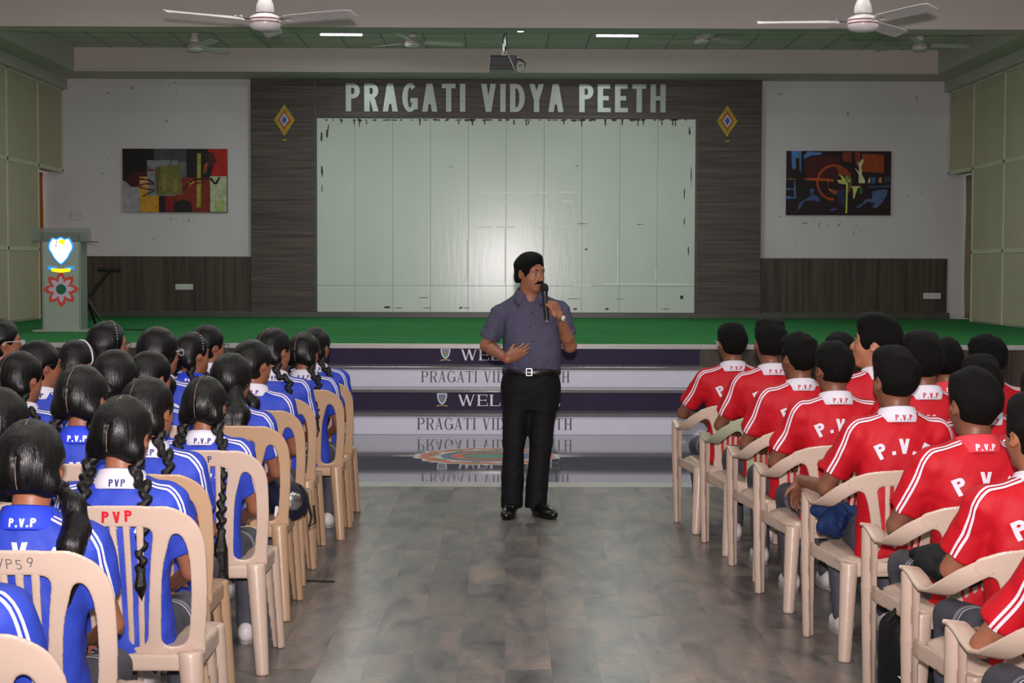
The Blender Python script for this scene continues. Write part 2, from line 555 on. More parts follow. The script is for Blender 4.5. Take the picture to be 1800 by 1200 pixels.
for (px, py, w_, h_) in [(261,144,.03,.03),(308,145,.05,.02),(360,157,.02,.03),(121,155,.02,.03),(1528,148,.03,.03),(1662,148,.05,.03),(1426,150,.02,.02),(310,157,.02,.02),(284,386,.03,.02),(322,385,.025,.03),(1505,395,.02,.03)]:
    x, z = at(px, py); blob(sm, x, z, w_*.6, h_*.6, YB-.001)
so = sm.build('wall_marks', M_smudge, wb); so['kind'] = 'stuff'

# ------------------------------------------------------------------ stage and steps
stage = struct('stage', (-7.04, YS, 0), (7.04, YB, ZS-.03), M_dkstone)
box('stage_carpet', (-7.04, YS+.05, ZS-.03), (7.04, YB-.12, ZS), M_carpet, stage)
box('stage_edge', (-7.04, YS-.03, ZS-.045), (7.04, YS+.06, ZS+.004), M_stone, stage, .006)
n = 6
for s in (-1, 1):
    for k in range(n):
        a, b = sorted((s*(2.0+(5.04)*k/n), s*(2.0+5.04*(k+1)/n)))
        box('stage_front_panel', (a+.002, YS-.012, 0), (b-.002, YS, ZS-.045), M_woodv, stage, .001)
M_cr = [mat('crest_white', (214, 216, 224), .4, .04), mat('crest_blue', (70, 100, 150), .4, .05), mat('crest_red', (170, 84, 60), .4, .05), mat('crest_green', (60, 130, 80), .4, .05), mat('crest_gold', (150, 130, 70), .4, .05)]
shield = [(-.5,.42),(-.34,.5),(-.17,.44),(0,.52),(.17,.44),(.34,.5),(.5,.42),(.46,.1),(.36,-.22),(.18,-.42),(0,-.52),(-.18,-.42),(-.36,-.22),(-.46,.1)]
def crest(parent, cx, cz, h, y):
    mb = MB()
    mb.cur = 0; mb.poly([(cx+x*h*.9, cz+z*h) for x, z in shield], y-.001, y)
    mb.cur = 1; mb.poly([(cx+x*h*.66, cz+z*h*.74) for x, z in shield], y-.002, y-.001)
    mb.cur = 3; mb.poly([(cx+h*.22*math.cos(q), cz-h*.05+h*.22*math.sin(q)) for q in [k*PI/6 for k in range(12)]], y-.003, y-.002)
    mb.cur = 2; mb.poly([(cx-h*.2, cz+h*.1), (cx, cz+h*.02), (cx+h*.2, cz+h*.1), (cx, cz+h*.2)], y-.004, y-.003)
    mb.cur = 4; mb.poly([(cx-h*.5, cz-h*.7), (cx, cz-h*.62), (cx+h*.5, cz-h*.7), (cx+h*.44, cz-h*.58), (cx, cz-h*.52), (cx-h*.44, cz-h*.58)], y-.001, y)
    return mb.build('crest', M_cr, parent)
RH = ZS / 4
for k in range(4):               # k = 0 lowest
    Y = 15.5 + .3*k - (.012 if k == 3 else 0)
    z0 = RH*k
    wht = k % 2 == 0
    st = struct('stage_step', (-2.0, Y+.004, z0 if k == 0 else z0), (2.0, YS+.002, z0+RH-.032), M_dkstone, stage)
    rs = box('riser', (-2.0, Y, z0+.002), (2.0, Y+.004, z0+RH-.032), M_white if wht else M_purple, st)
    if k < 3:
        box('tread', (-2.02, Y-.025, z0+RH-.032), (2.02, Y+.3, z0+RH), mat('granite_tread', (112, 108, 112), .12, .15, (30, 30, 30), spec=.5), st, .006)
    zb = z0 + RH*.5 - .062
    mb = MB()
    if wht:
        x0, _ = pix(733 if k == 0 else 740, 747, Y); x1, _ = pix(1006 if k == 0 else 1001, 747, Y)
        for ch, ps, cx in text_polys('PRAGATI VIDYA PEETH', .115, .13, .05, .07, .62, .10, x1-x0, (x0+x1)/2, zb+.005):
            for qi, p in enumerate(ps): mb.poly(p, Y-.0015-.00004*qi, Y+.001)
        mb.build('lettering', M_txt_d, st)
    else:
        xa, _ = pix(804 if k == 1 else 809, 700, Y)
        wd = 1.02 if k == 1 else 1.0
        for ch, ps, cx in text_polys('WELCOME', .112, .12, .05, .06, .68, .10, wd, xa+wd/2, zb+.003):
            for qi, p in enumerate(ps): mb.poly(p, Y-.0015-.00004*qi, Y+.001)
        mb.build('lettering', M_txt_w, st)
        xc, _ = pix(777 if k == 1 else 783, 700, Y)
        crest(st, xc, zb+.075, .115, Y)

# rangoli drawn on the granite in front of the steps
rgM = [mat('rangoli_white', (190, 188, 186), .5, .1), mat('rangoli_orange', (186, 104, 74), .5, .1), mat('rangoli_green', (88, 128, 108), .5, .1), mat('rangoli_blue', (84, 100, 128), .5, .1)]
def flat_ring(mb, r0, r1, wav=0.0, nw=0, n=96, z=.001):
    vs = []; fs = []
    for k in range(n):
        q = 2*PI*k/n
        f = 1 + wav*abs(math.sin(nw*q/2))
        for r in (r0, r1*f):
            vs.append((r*math.cos(q), r*math.sin(q), z))
    for k in range(n):
        a, b = 2*k, 2*((k+1) % n)
        fs.append((a, a+1, b+1, b))
    mb.add(vs, fs)
rx, _ = pix(856, 800, 13.75)
rang = empty('rangoli', (rx, 13.72, 0))
tag(rang, 'round floor rangoli in orange, green and white powder on the polished granite', 'rangoli')
mb = MB(); flat_ring(mb, .5, .585, .10, 16, z=.0006); mb.build('outline', rgM[0], rang)
mb = MB(); flat_ring(mb, .44, .555, .08, 16, z=.0010); mb.build('petal_ring', rgM[1], rang)
mb = MB(); flat_ring(mb, .40, .45, .0, 16, z=.0014); mb.build('ring', rgM[0], rang)
mb = MB(); flat_ring(mb, .28, .40, .0, 16, z=.0014); mb.build('ring', rgM[3], rang)
mb = MB(); flat_ring(mb, .22, .29, .12, 12, z=.0018); mb.build('ring', rgM[1], rang)
mb = MB(); flat_ring(mb, .0, .2, .05, 8, z=.0018); mb.build('centre', rgM[2], rang)
for k in range(16):
    q = 2*PI*(k+.5)/16
    c, s_ = math.cos(q), math.sin(q)
    mb = MB()
    mb.add([(c*.45-s_*.05, s_*.45+c*.05, .0018), (c*.54, s_*.54, .0018), (c*.45+s_*.05, s_*.45-c*.05, .0018), (c*.4, s_*.4, .0018)], [(0, 3, 2, 1)])
    mb.build('petal', rgM[2 if k % 2 else 0], rang)
for k in range(8):
    q = 2*PI*k/8
    c, s_ = math.cos(q), math.sin(q)
    L = .86 if k % 4 == 0 else .68
    mb = MB()
    mb.add([(c*.58-s_*.05, s_*.58+c*.05, .0008), (c*.58+s_*.05, s_*.58-c*.05, .0008), (c*L, s_*L, .0008)], [(0, 1, 2)])
    mb.build('point', rgM[0], rang)

# ------------------------------------------------------------------ white stage screen made of film panels
scr = empty('stage_screen', (0, YB, ZS+.085))
tag(scr, 'big white film-covered screen of joined panels on the stage back wall', 'screen')
zt, zm, zb_ = 3.99-ZS-.085, 1.345-ZS-.085, .0
box('backing', (-3.005, -.05, 0), (3.005, -.0, zt), M_filmd, scr)
for i in range(10):
    for (za, zc) in ((zb_, zm), (zm, zt)):
        o = box('film_panel', (-3.0+.6*i+.0015, -.062, za+.0015), (-3.0+.6*(i+1)-.0015, -.045, zc-.0015), M_film, scr, .002)
        o.rotation_euler = (rng.uniform(-.0012, .0012), 0, rng.uniform(-.0012, .0012))
# taped creases, their flash shine painted in as white
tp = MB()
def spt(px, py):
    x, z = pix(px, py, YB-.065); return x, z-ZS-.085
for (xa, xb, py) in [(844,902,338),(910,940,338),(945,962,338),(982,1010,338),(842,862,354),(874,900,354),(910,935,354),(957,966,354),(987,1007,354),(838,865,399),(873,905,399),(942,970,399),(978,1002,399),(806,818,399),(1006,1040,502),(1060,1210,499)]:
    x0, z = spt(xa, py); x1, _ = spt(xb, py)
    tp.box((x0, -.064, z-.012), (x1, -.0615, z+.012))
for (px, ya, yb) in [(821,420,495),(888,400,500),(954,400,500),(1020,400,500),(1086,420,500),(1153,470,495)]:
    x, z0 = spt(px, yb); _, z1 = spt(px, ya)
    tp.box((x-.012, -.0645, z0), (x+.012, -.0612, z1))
tp.build('tape_shine', M_tape_shine, scr)['kind'] = 'stuff'
tr = MB()
for (px, py, wx, wz) in [(680,540,.07,.02),(700,541,.08,.008),(750,541,.10,.008),(810,541,.03,.02),(820,541,.07,.008),(745,523,.12,.006),(1008,525,.13,.005),(1090,525,.10,.005),(1011,543,.06,.018),(1067,543,.04,.018),(1198,522,.035,.045),(1170,543,.08,.01),(1203,340,.012,.1),(1203,390,.012,.09),(1210,440,.01,.12),(1212,230,.02,.10),(1215,310,.01,.2),(566,300,.02,.14),(565,240,.02,.1),(566,330,.012,.1),(564,485,.012,.06),(575,235,.02,.10),(1031,438,.03,.015),(1126,394,.08,.006),(1025,393,.12,.006),(793,293,.05,.006),(1014,292,.04,.006),(577,224,.012,.09)]:
    x, z = spt(px, py); blob(tr, x, z, wx, wz, -.063, 11, .55)
for k in range(46):
    px = 560 + 14.4*k + rng.uniform(-6, 6)
    x, z = spt(px, 212); blob(tr, x, z+.01, rng.uniform(.02, .09), rng.uniform(.01, .03), -.063, 9, .6)
    if rng.random() < .4:
        blob(tr, x, z-.03, .014, rng.uniform(.03, .10), -.063, 9, .5)
tr.build('torn_edge', M_filmd, scr)['kind'] = 'stuff'

# steel letters on the header
sgn = empty('wall_sign', (0, YB-.08, 4.09))
tag(sgn, 'steel capital letters reading PRAGATI VIDYA PEETH on the dark header above the screen', 'sign')
x0, _ = pix(609, 176, YB); x1, _ = pix(1169, 176, YB)
for ch, ps, cx in text_polys('PRAGATI VIDYA PEETH', .44, .215, .16, 0, .56, .17, x1-x0, (x0+x1)/2, 0):
    if ch == ' ': continue
    mb = MB()
    for qi, p in enumerate(ps): mb.poly([(a-cx, b) for a, b in p], -.035-.00025*qi, -.006)
    mb.build('letter', M_metal, sgn, (cx, 0, 0))
# ------------------------------------------------------------------ ceiling lights
M_tube = mat('lit_tube', (255, 250, 255), .4, 0, emit=(255, 246, 255), estr=9.0)
M_batten = mat('batten_enamel', (190, 192, 190), .4, .03)
def tube_light(x, y, z, L, watts, label, group):
    t = empty('tube_light', (x, y, z))
    tag(t, label, 'light', group)
    box('batten', (-L/2-.02, -.02, .012), (L/2+.02, .02, .05), M_batten, t, .004)
    MB().tube([(-L/2, 0, 0), (L/2, 0, 0)], .014, 10).build('tube', M_tube, t)
    for s in (-1, 1):
        box('end_cap', (s*L/2-.012, -.014, -.016), (s*L/2+.012, .014, .03), M_batten, t, .003)
    box('hanger', (-.01, -.008, .05), (.01, .008, max(.06, ZC-z+.02)), M_batten, t)
    la = bpy.data.lights.new('tube_glow', 'AREA')
    la.shape = 'RECTANGLE'; la.size = L; la.size_y = .06
    la.energy = watts; la.color = (.97, 1.0, .93)
    lo = bpy.data.objects.new('tube_glow', la); COL.objects.link(lo)
    lo.parent = t; lo.location = (0, 0, -.03)
    return t
for (px, py, nm) in [(600, 61, 'left'), (1085, 63, 'right')]:
    x, z = pix(px, py, 22.3)
    tube_light(x, 22.3, z, .60, TUBE_W*1.5, 'lit white tube light in the stage ceiling bay, %s of the projector' % nm, 'stage tube lights')
for yb in (-1.0, 5.2, 11.2, 17.2):  # unseen tubes, added over the hall to supply its ambient light
    for x in (-4.6, -1.6, 1.6, 4.6):
        tube_light(x, yb, 4.88, 1.2, TUBE_W, 'unseen added ceiling tube light over the %s, %s' % ({-1.0: 'back of the hall', 5.2: 'rear seat rows', 11.2: 'first seat rows', 17.2: 'front edge of the stage'}[yb], {-4.6: 'beside the left wall', -1.6: 'just left of the aisle', 1.6: 'just right of the aisle', 4.6: 'beside the right wall'}[x]), 'unseen added tube lights')
x, z = pix(915, 57, 20.12)
dl = empty('downlight', (x, 20.12, ZB)); tag(dl, 'small round lit downlight in the underside of the ceiling beam', 'light')
MB().lathe([(0, -.012), (.045, -.012), (.055, -.006), (.06, 0), (.06, .003)], 20).build('rim', M_chrome, dl)
MB().lathe([(0, -.016), (.03, -.015), (.04, -.0125)], 20).build('lamp', M_tube, dl)

# ------------------------------------------------------------------ ceiling fans
def ceiling_fan(x, y, z, zc, ang, label, group, tilt=0.0, scale=1.0):
    f = empty('ceiling_fan', (x, y, z), ang)
    tag(f, label, 'fan', group)
    k = scale
    MB().lathe([(0, -.075*k), (.05*k, -.074*k), (.095*k, -.062*k), (.11*k, -.04*k), (.112*k, -.02*k), (.112*k, .012*k), (.10*k, .028*k), (.06*k, .045*k), (.03*k, .05*k)], 32).build('motor_housing', M_fan, f)
    MB().lathe([(.1125*k, -.022*k), (.1135*k, -.020*k), (.1135*k, -.016*k), (.1125*k, -.014*k)], 32).build('trim_ring', M_fanred, f)
    MB().lathe([(.1125*k, .002*k), (.1135*k, .004*k), (.1135*k, .008*k), (.1125*k, .010*k)], 32).build('trim_ring', M_fanred, f)
    MB().lathe([(.02*k, .055*k), (.062*k, .058*k), (.066*k, .07*k), (.06*k, .11*k), (.045*k, .15*k), (.024*k, .175*k), (.014*k, .18*k)], 24).build('canopy', M_fan, f)
    MB().tube([(0, 0, .04*k), (0, 0, zc-z)], .0125*k, 12).build('down_rod', M_fan, f)
    MB().lathe([(.014, 0), (.05, .02), (.055, .07), (.0, .08)], 20, (0, 0, zc-z-.09)).build('ceiling_cup', M_fan, f)
    for i in range(3):
        q = 2*PI*i/3
        mb = MB()
        c, s_ = math.cos(q), math.sin(q)
        def P(r, t, zz): return (c*r-s_*t, s_*r+c*t, zz)
        w0, w1 = .055*k, .07*k
        th = .004*k
        rs = [.17, .22, .38, .56, .70, .75]
        ws = [.030, .052, .060, .066, .062, .045]
        vs = []; fs = []
        for r_, wd in zip(rs, ws):
            r_ *= k; wd *= k
            zz = .004*k
            for t, dz in ((-wd, .014*k), (0, 0), (wd, -.016*k)):
                vs.append(P(r_, t, zz+dz)); vs.append(P(r_, t, zz+dz-th))
        m = 6
        for a in range(len(rs)-1):
            o = a*m
            for t in (0, 2):
                fs.append((o+t, o+t+2, o+m+t+2, o+m+t)); fs.append((o+t+1, o+m+t+1, o+m+t+3, o+t+3))
            fs.append((o, o+m, o+m+1, o+1)); fs.append((o+4, o+5, o+m+5, o+m+4))
        fs.append((0, 1, 3, 5, 4, 2)); e = (len(rs)-1)*m; fs.append((e, e+2, e+4, e+5, e+3, e+1))
        mb.add(vs, fs)
        bl = mb.build('blade', M_fan, f)
        br = MB()
        br.tube([P(.09*k, 0, .0), P(.15*k, 0, .008*k), P(.24*k, 0, .010*k)], .010*k, 8)
        br.build('blade_bracket', M_chrome, bl)
        for rr, tt in ((.19, .018), (.19, -.018), (.23, 0)):
            cx, cy, _ = P(rr*k, tt*k, 0); MB().lathe([(0, .020*k), (.006*k, .016*k), (.008*k, .008*k)], 8, (cx, cy, 0)).build('screw', M_chrome, bl)
    return f
x, z = pix(466, 36, 11.5)
f1 = ceiling_fan(x, 11.5, z, ZC, R(93), 'large white ceiling fan on the left, its blades spread against the beam', 'near ceiling fans')
x2, z2 = pix(1517, 38, 11.5)
f2 = ceiling_fan(x2, 11.5, z2, ZC, R(55), 'large white ceiling fan on the right, one blade pointing at the camera', 'near ceiling fans')
for (px, py, ang, lb) in [(342, 82, 62, 'small white ceiling fan on the far left of the stage bay'), (725, 74, 20, 'small white ceiling fan left of the projector, hung close to the ceiling'), (1233, 68, 35, 'small white ceiling fan right of the projector, mostly hidden by the beam'), (1617, 80, 10, 'small white ceiling fan on the far right of the stage bay')]:
    Yf = 22.6
    x, z = pix(px, py, Yf)
    ceiling_fan(x, Yf, z, ZC, R(ang), lb, 'stage ceiling fans')

# smoke detectors on the ceiling
for px in (273, 757):
    x, z = pix(px, 63 if px < 500 else 58, 21.6)
    d = MB().lathe([(0, -.045), (.03, -.04), (.05, -.02), (.055, 0)], 16).build('smoke_detector', M_fan, None, (x, 21.6, ZC-.012))
    tag(d, 'small round white detector on the ceiling tiles, %s' % ('near the left beam' if px < 500 else 'left of the projector mount'), 'detector')

# ------------------------------------------------------------------ projector on its pole
x, zt_ = pix(886, 62, 20.5)
xp, zp = pix(886, 110, 20.5)
pr = empty('projector', (xp, 20.5, zp)); tag(pr, 'black projector hanging upside down from a steel ceiling pole with looped cables', 'projector')
box('body', (-.18, -.14, -.085), (.17, .14, .075), M_black, pr, .015)
box('grey_base', (-.185, -.145, -.10), (.172, .145, -.05), M_dgrey, pr, .012)
box('vent', (.06, -.142, .02), (.15, -.138, .065), M_dgrey, pr)
MB().lathe([(.0, -.02), (.03, -.02), (.035, .0), (.035, .02)], 16).build('lens', M_chrome, pr, (-.1, .15, 0)).rotation_euler = (-PI/2, 0, 0)
MB().tube([(0, 0, .07), (0, 0, ZC-zp)], .018, 12).build('pole', M_chrome, pr)
box('bracket', (-.03, -.03, .07), (.03, .03, .15), M_plate, pr, .004)
mb = MB()
mb.tube([(0.02*math.sin(t*9), -.02-.012*math.cos(t*9), .1+t*.35) for t in [i/14 for i in range(15)]], .006, 8)
mb.build('black_cable', M_black, pr)
mb = MB()
mb.tube([(.05, -.15, .08), (.09, -.16, 0), (.13, -.16, -.1), (.19, -.15, -.13), (.25, -.15, -.09), (.25, -.15, -.03), (.2, -.15, -.02), (.16, -.15, -.06), (.18, -.15, -.11)], .007, 8)
mb.build('white_cable', M_plate, pr)
mb = MB()
mb.tube([(.17, -.1, .03), (.22, -.14, .02), (.27, -.15, -.03), (.26, -.15, -.07)], .009, 8); mb.build('power_cable', M_black, pr)

# ------------------------------------------------------------------ paintings
def cm(rgb): return mat('paint_%d_%d_%d' % rgb, rgb, .55, .22, (14, 14, 14), .1, 60, .3)
def painting(px0, py0, px1, py1, label, shapes):
    Y = YB
    xa, za = pix(px0, py1, Y); xb, zb = pix(px1, py0, Y)
    W, H = xb-xa, zb-za
    p = empty('painting', ((xa+xb)/2, Y-.002, za)); tag(p, label, 'painting', 'canvas paintings on the stage wall')
    box('canvas', (-W/2, -.035, 0), (W/2, 0, H), cm((24, 20, 22)), p, .003)
    mats = []; mb = MB(); d = .0352
    for k, (rgb, pts) in enumerate(shapes):
        m = cm(rgb)
        if m not in mats: mats.append(m)
        mb.cur = mats.index(m)
        if isinstance(pts, tuple) and pts[0] == 'ring':
            _, cx, cy, r, t, a0, a1 = pts
            for i in range(20):
                q0, q1 = R(a0+(a1-a0)*i/20), R(a0+(a1-a0)*(i+1)/20)
                qs = [(cx+math.cos(q0)*(r-t), cy+math.sin(q0)*(r-t)*1.67), (cx+math.cos(q0)*r, cy+math.sin(q0)*r*1.67), (cx+math.cos(q1)*r, cy+math.sin(q1)*r*1.67), (cx+math.cos(q1)*(r-t), cy+math.sin(q1)*(r-t)*1.67)]
                mb.poly([(-W/2+u*W, (1-v)*H) for u, v in qs], -d-.0002*k, -d+.0003)
        elif isinstance(pts, tuple) and pts[0] == 'line':
            _, q, t = pts
            for i in range(len(q)-1):
                (a, b), (c, e) = q[i], q[i+1]
                dx, dy = (c-a)*W, (e-b)*H; L = math.hypot(dx, dy) or 1
                nx, ny = -dy/L*t/W, dx/L*t/H
                mb.poly([(-W/2+u*W, (1-v)*H) for u, v in [(a-nx, b-ny), (c-nx*.6, e-ny*.6), (c+nx*.6, e+ny*.6), (a+nx, b+ny)]], -d-.0002*k, -d+.0003)
        else:
            if len(pts) == 2: (u0, v0), (u1, v1) = pts; pts = [(u0, v0), (u1, v0), (u1, v1), (u0, v1)]
            mb.poly([(-W/2+u*W, (1-v)*H) for u, v in pts], -d-.0002*k, -d+.0003)
    mb.build('painted_surface', mats, p)
    return p
painting(217, 262, 400, 373, 'abstract canvas left of the screen with an olive square and red, black and ochre blocks', [
    ((22, 19, 20), [(0, 0), (1, 1)]), ((150, 146, 154), [(0, .5), (.08, .56), (.16, .5), (.24, .55), (.24, 1), (0, 1)]),
    ((70, 16, 26), [(.02, .5), (.1, .38), (.24, .36), (.24, .55), (.16, .6), (.08, .6)]), ((66, 70, 78), [(.3, .0), (.61, .43)]),
    ((124, 128, 138), [(.235, .18), (.53, .74)]), ((98, 104, 112), [(.53, .2), (.61, .45)]), ((200, 150, 80), [(.16, .44), (.24, .7)]), ((190, 138, 40), [(.165, .74), (.345, 1)]), ((190, 138, 40), [(.165, .6), (.235, .76)]),
    ((40, 22, 34), [(.345, .74), (.41, 1)]), ((120, 24, 26), [(.41, .74), (.5, 1)]), ((128, 40, 30), [(.5, .45), (.83, 1)]), ((34, 28, 28), [(.49, .83), (.58, .8), (.65, .84), (.67, 1), (.49, 1)]),
    ((32, 26, 30), [(.61, 0), (.83, .45)]), ((170, 36, 30), [(.81, 0), (1, 0), (1, .43), (.84, .43), (.88, .2)]), ((70, 34, 28), [(.78, .08), (.86, .05), (.9, .2), (.83, .3)]), ((150, 74, 50), [(.78, .25), (.82, .2), (.8, .36), (.77, .4)]),
    ((172, 182, 152), [(.835, .43), (.995, .99)]), ((160, 176, 110), [(.88, .8), (.97, .98)]), ((112, 108, 58), [(.31, .28), (.56, .25), (.57, .72), (.32, .73)]), ((92, 84, 48), [(.31, .28), (.36, .3), (.34, .7), (.32, .73)]), ((136, 128, 72), [(.38, .42), (.42, .4), (.41, .66), (.38, .64)]), ((132, 126, 70), [(.49, .46), (.53, .44), (.52, .68), (.49, .66)]),
    ((156, 152, 60), [(.715, .07), (.75, .07), (.745, .92), (.705, .92)]), ((206, 140, 40), [(.62, .53), (.67, .48), (.69, .52), (.64, .6)]), ((110, 30, 46), ('line', [(.49, 0), (.47, .15), (.455, .28)], .008)), ((110, 30, 46), ('line', [(.24, .27), (.27, .31)], .008)), ((110, 30, 46), ('line', [(.24, .33), (.3, .34)], .02)),
    ((26, 22, 24), ('line', [(.16, .475), (.25, .49), (.3, .55)], .014)), ((110, 30, 46), ('line', [(.14, .58), (.23, .55), (.31, .56)], .016)), ((110, 30, 46), ('line', [(.16, .6), (.24, .64), (.31, .65)], .014)), ((26, 22, 24), ('line', [(.19, .75), (.25, .7), (.31, .66)], .01)), ((26, 22, 24), ('line', [(.58, .63), (.64, .53), (.69, .48), (.82, .47)], .016)), ((110, 30, 46), ('line', [(.58, .6), (.69, .55), (.82, .5)], .012)), ((28, 30, 28), ('line', [(.84, .46), (.87, .53), (.89, .55), (.93, .44)], .02))])
painting(1381, 266, 1566, 378, 'abstract canvas right of the screen with an orange ring, blue shapes and pale yellow forms', [
    ((34, 18, 22), [(0, 0), (1, 1)]), ((70, 20, 24), [(.16, .1), (.5, .06), (.55, .4), (.2, .44)]), ((120, 52, 28), [(.53, .02), (.62, .02), (.62, .18), (.54, .16)]), ((148, 62, 26), [(.72, .04), (.93, .06), (.93, .34), (.72, .32)]), ((128, 48, 26), [(.65, .02), (.7, .02), (.71, .3), (.66, .2)]), ((36, 20, 40), [(.0, .0), (.06, .0), (.06, .4), (.0, .4)]),
    ((84, 130, 200), [(.045, 0), (.14, 0), (.14, .1), (.085, .12), (.09, .28), (.06, .29), (.05, .2)]), ((84, 130, 200), [(.12, .0), (.14, .0), (.135, .33), (.125, .3)]), ((84, 130, 200), [(.16, .08), (.2, .01), (.28, .02), (.34, .02), (.32, .06), (.24, .07), (.17, .12)]),
    ((72, 108, 160), [(.085, .47), (.095, .73), (.075, .73), (.07, .47)]), ((72, 108, 160), [(.0, .58), (.08, .58), (.08, .6), (.0, .61)]), ((72, 108, 160), [(.0, .7), (.09, .72), (.09, .74), (.0, .75)]), ((98, 100, 60), [(0, .425), (.09, .43), (.09, .45), (0, .45)]),
    ((170, 66, 34), ('ring', .455, .49, .17, .022, 90, 300)), ((112, 84, 52), ('ring', .455, .49, .17, .03, 300, 400)), ((150, 60, 32), [(.48, .25), (.56, .26), (.62, .36), (.6, .4), (.5, .36)]), ((186, 78, 36), [(.17, .425), (.3, .42), (.45, .44), (.45, .48), (.3, .46), (.18, .455)]), ((176, 90, 44), [(.39, .42), (.4, .42), (.4, .58), (.48, .62), (.48, .68), (.44, .66), (.4, .6)]), ((150, 82, 40), [(.42, .6), (.49, .62), (.48, .68), (.42, .64)]),
    ((206, 206, 110), [(.48, .45), (.53, .45), (.52, .4), (.49, .36), (.54, .39), (.56, .44), (.62, .44), (.6, .48), (.56, .52), (.5, .5)]), ((120, 160, 60), [(.56, .4), (.58, .37), (.6, .42), (.59, .5), (.565, .48)]), ((196, 204, 96), [(.572, .5), (.588, .5), (.583, .97), (.568, .97)]), ((214, 210, 160), [(.68, .17), (.7, .18), (.72, .12), (.735, .15), (.715, .24), (.72, .36), (.75, .46), (.75, .5), (.69, .5), (.69, .36), (.65, .26), (.695, .32), (.69, .24)]),
    ((206, 206, 110), [(.61, .55), (.72, .545), (.68, .58), (.65, .74), (.64, .74), (.635, .58)]), ((44, 92, 50), [(.69, .58), (.73, .57), (.73, .66), (.7, .68)]), ((60, 72, 120), [(.77, .55), (1, .53), (1, .56), (.78, .57)]), ((60, 92, 140), [(.81, .41), (.85, .4), (.85, .5), (.81, .5)]), ((200, 120, 80), [(.88, .42), (.91, .4), (.91, .5), (.88, .48)]), ((48, 64, 62), [(.93, .39), (1, .38), (1, .48), (.93, .49)]), ((180, 180, 150), [(.78, .45), (.8, .4), (.8, .49), (.78, .5)]),
    ((74, 96, 140), [(.82, .63), (.89, .6), (.97, .6), (.96, .68), (.92, .8), (.87, .88), (.82, .88), (.84, .82), (.78, .78), (.75, .82), (.7, .88), (.66, .88), (.72, .82), (.76, .75), (.82, .74)]), ((60, 84, 136), [(.24, .58), (.27, .6), (.25, .68), (.3, .7), (.33, .8), (.26, .77), (.18, .78), (.14, .88), (.1, .95), (.13, .8), (.2, .74), (.24, .68), (.22, .62)]), ((56, 76, 150), [(.41, .92), (.46, .89), (.5, .9), (.44, .94)]), ((40, 46, 80), [(.49, .62), (.56, .6), (.56, .88), (.52, .8), (.5, .84)])])

# glittering diamond ornaments on the pillars
dm = [mat('gold_glitter', (178, 150, 24), .25, .5, (120, 120, 120), .5, 300, .8, metal=.3), mat('red_glitter', (160, 50, 22), .3, .4, (120, 120, 120), .4, 300, .7), mat('silver_glitter', (196, 200, 208), .25, .2, (120, 120, 120), .4, 300, .8), mat('blue_glitter', (24, 78, 150), .3, .4, (120, 120, 120), .4, 300, .7)]
for px, py, nm in ((500, 211, 'left'), (1278, 213, 'right')):
    x, z = pix(px, py, YB-.1)
    d = empty('diamond_ornament', (x, YB-.10, z)); tag(d, 'gold, red, white and blue glitter diamond on the dark pillar %s of the screen' % nm, 'ornament', 'diamond wall ornaments')
    for k, (s, nmp) in enumerate(((1, 'gold_border'), (.62, 'red_border'), (.42, 'silver_border'), (.28, 'blue_centre'))):
        MB().poly([(0, .25*s), (.165*s, 0), (0, -.25*s), (-.165*s, 0)], -.012-.006*k, -.004*k).build(nmp, dm[k], d)
    for q in range(14):
        u = rng.random(); sgn1 = rng.choice((-1, 1)); sg2 = rng.choice((-1, 1))
        MB().lathe([(0, -.006), (.006, 0), (0, .006)], 6).build('sequin', M_chrome, d, (sgn1*.145*u, -.017, sg2*.22*(1-u)))
    MB().poly([(-.035, -.33), (.035, -.325), (.03, -.30), (-.03, -.305)], -.014, 0).build('tassel', dm[0], d)

# switch plates
def plate(name, px, py, w_, h_, lb, Y=YB-.03, n=3):
    x, z = pix(px, py, Y)
    p = empty(name, (x, Y, z)); tag(p, lb, 'socket')
    box('plate', (-w_/2, -.012, -h_/2), (w_/2, 0, h_/2), M_plate, p, .003)
    for k in range(n):
        u = -w_/2+w_*(k+.5)/n
        box('switch', (u-w_/n*.3, -.016, -h_*.3), (u+w_/n*.3, -.012, h_*.3), M_batten, p, .001)
plate('switch_plate', 324, 504, .28, .09, 'long white socket plate on the dark wainscot left of the screen', n=5)
plate('switch_plate', 1638, 520, .28, .095, 'long white socket plate on the dark wainscot near the right curtain', n=5)
plate('switch_plate', 136, 377, .21, .16, 'pale square switch board on the white wall behind the lectern', YB, 4)

# curtains in the two doorways
M_cur = mat('orange_curtain', (196, 116, 52), .85, .15, (20, 20, 2), .1, 60, .2, tlum=.35)
M_curb = mat('brown_curtain', (150, 132, 112), .85, .15, (20, 20, 2), .1, 60, .2, tlum=.2)
def curtain(x, y0, y1, m, lb, wob, gather):
    vs = []; fs = []
    n, k = 46, 14
    for j in range(k+1):
        v = j/k; z = ZS+.02+v*2.25
        g_ = gather(v)
        for i in range(n+1):
            u = i/n
            yy = y1-(y1-y0)*u*g_
            vs.append((x+wob*math.sin(u*PI*13)*(.6+.4*v)+.01*math.sin(u*31+v*4), yy, z))
    for j in range(k):
        for i in range(n):
            a = j*(n+1)+i; fs.append((a, a+1, a+n+2, a+n+1))
    mb = MB(); mb.add(vs, fs, True)
    c = empty('curtain', (0, 0, 0)); tag(c, lb, 'curtain')
    cl = mb.build('cloth', m, c)
    so_ = cl.modifiers.new('thick', 'SOLIDIFY'); so_.thickness = .003
    MB().tube([(x, y0-.05, ZS+2.27), (x, y1+.04, ZS+2.27)], .014, 10).build('curtain_rail', M_chrome, c)
    return c
curtain(-XW-.30, 24.15, 25.33, M_cur, 'orange curtain hanging in the doorway behind the lectern', .035, lambda v: .75+.25*v)
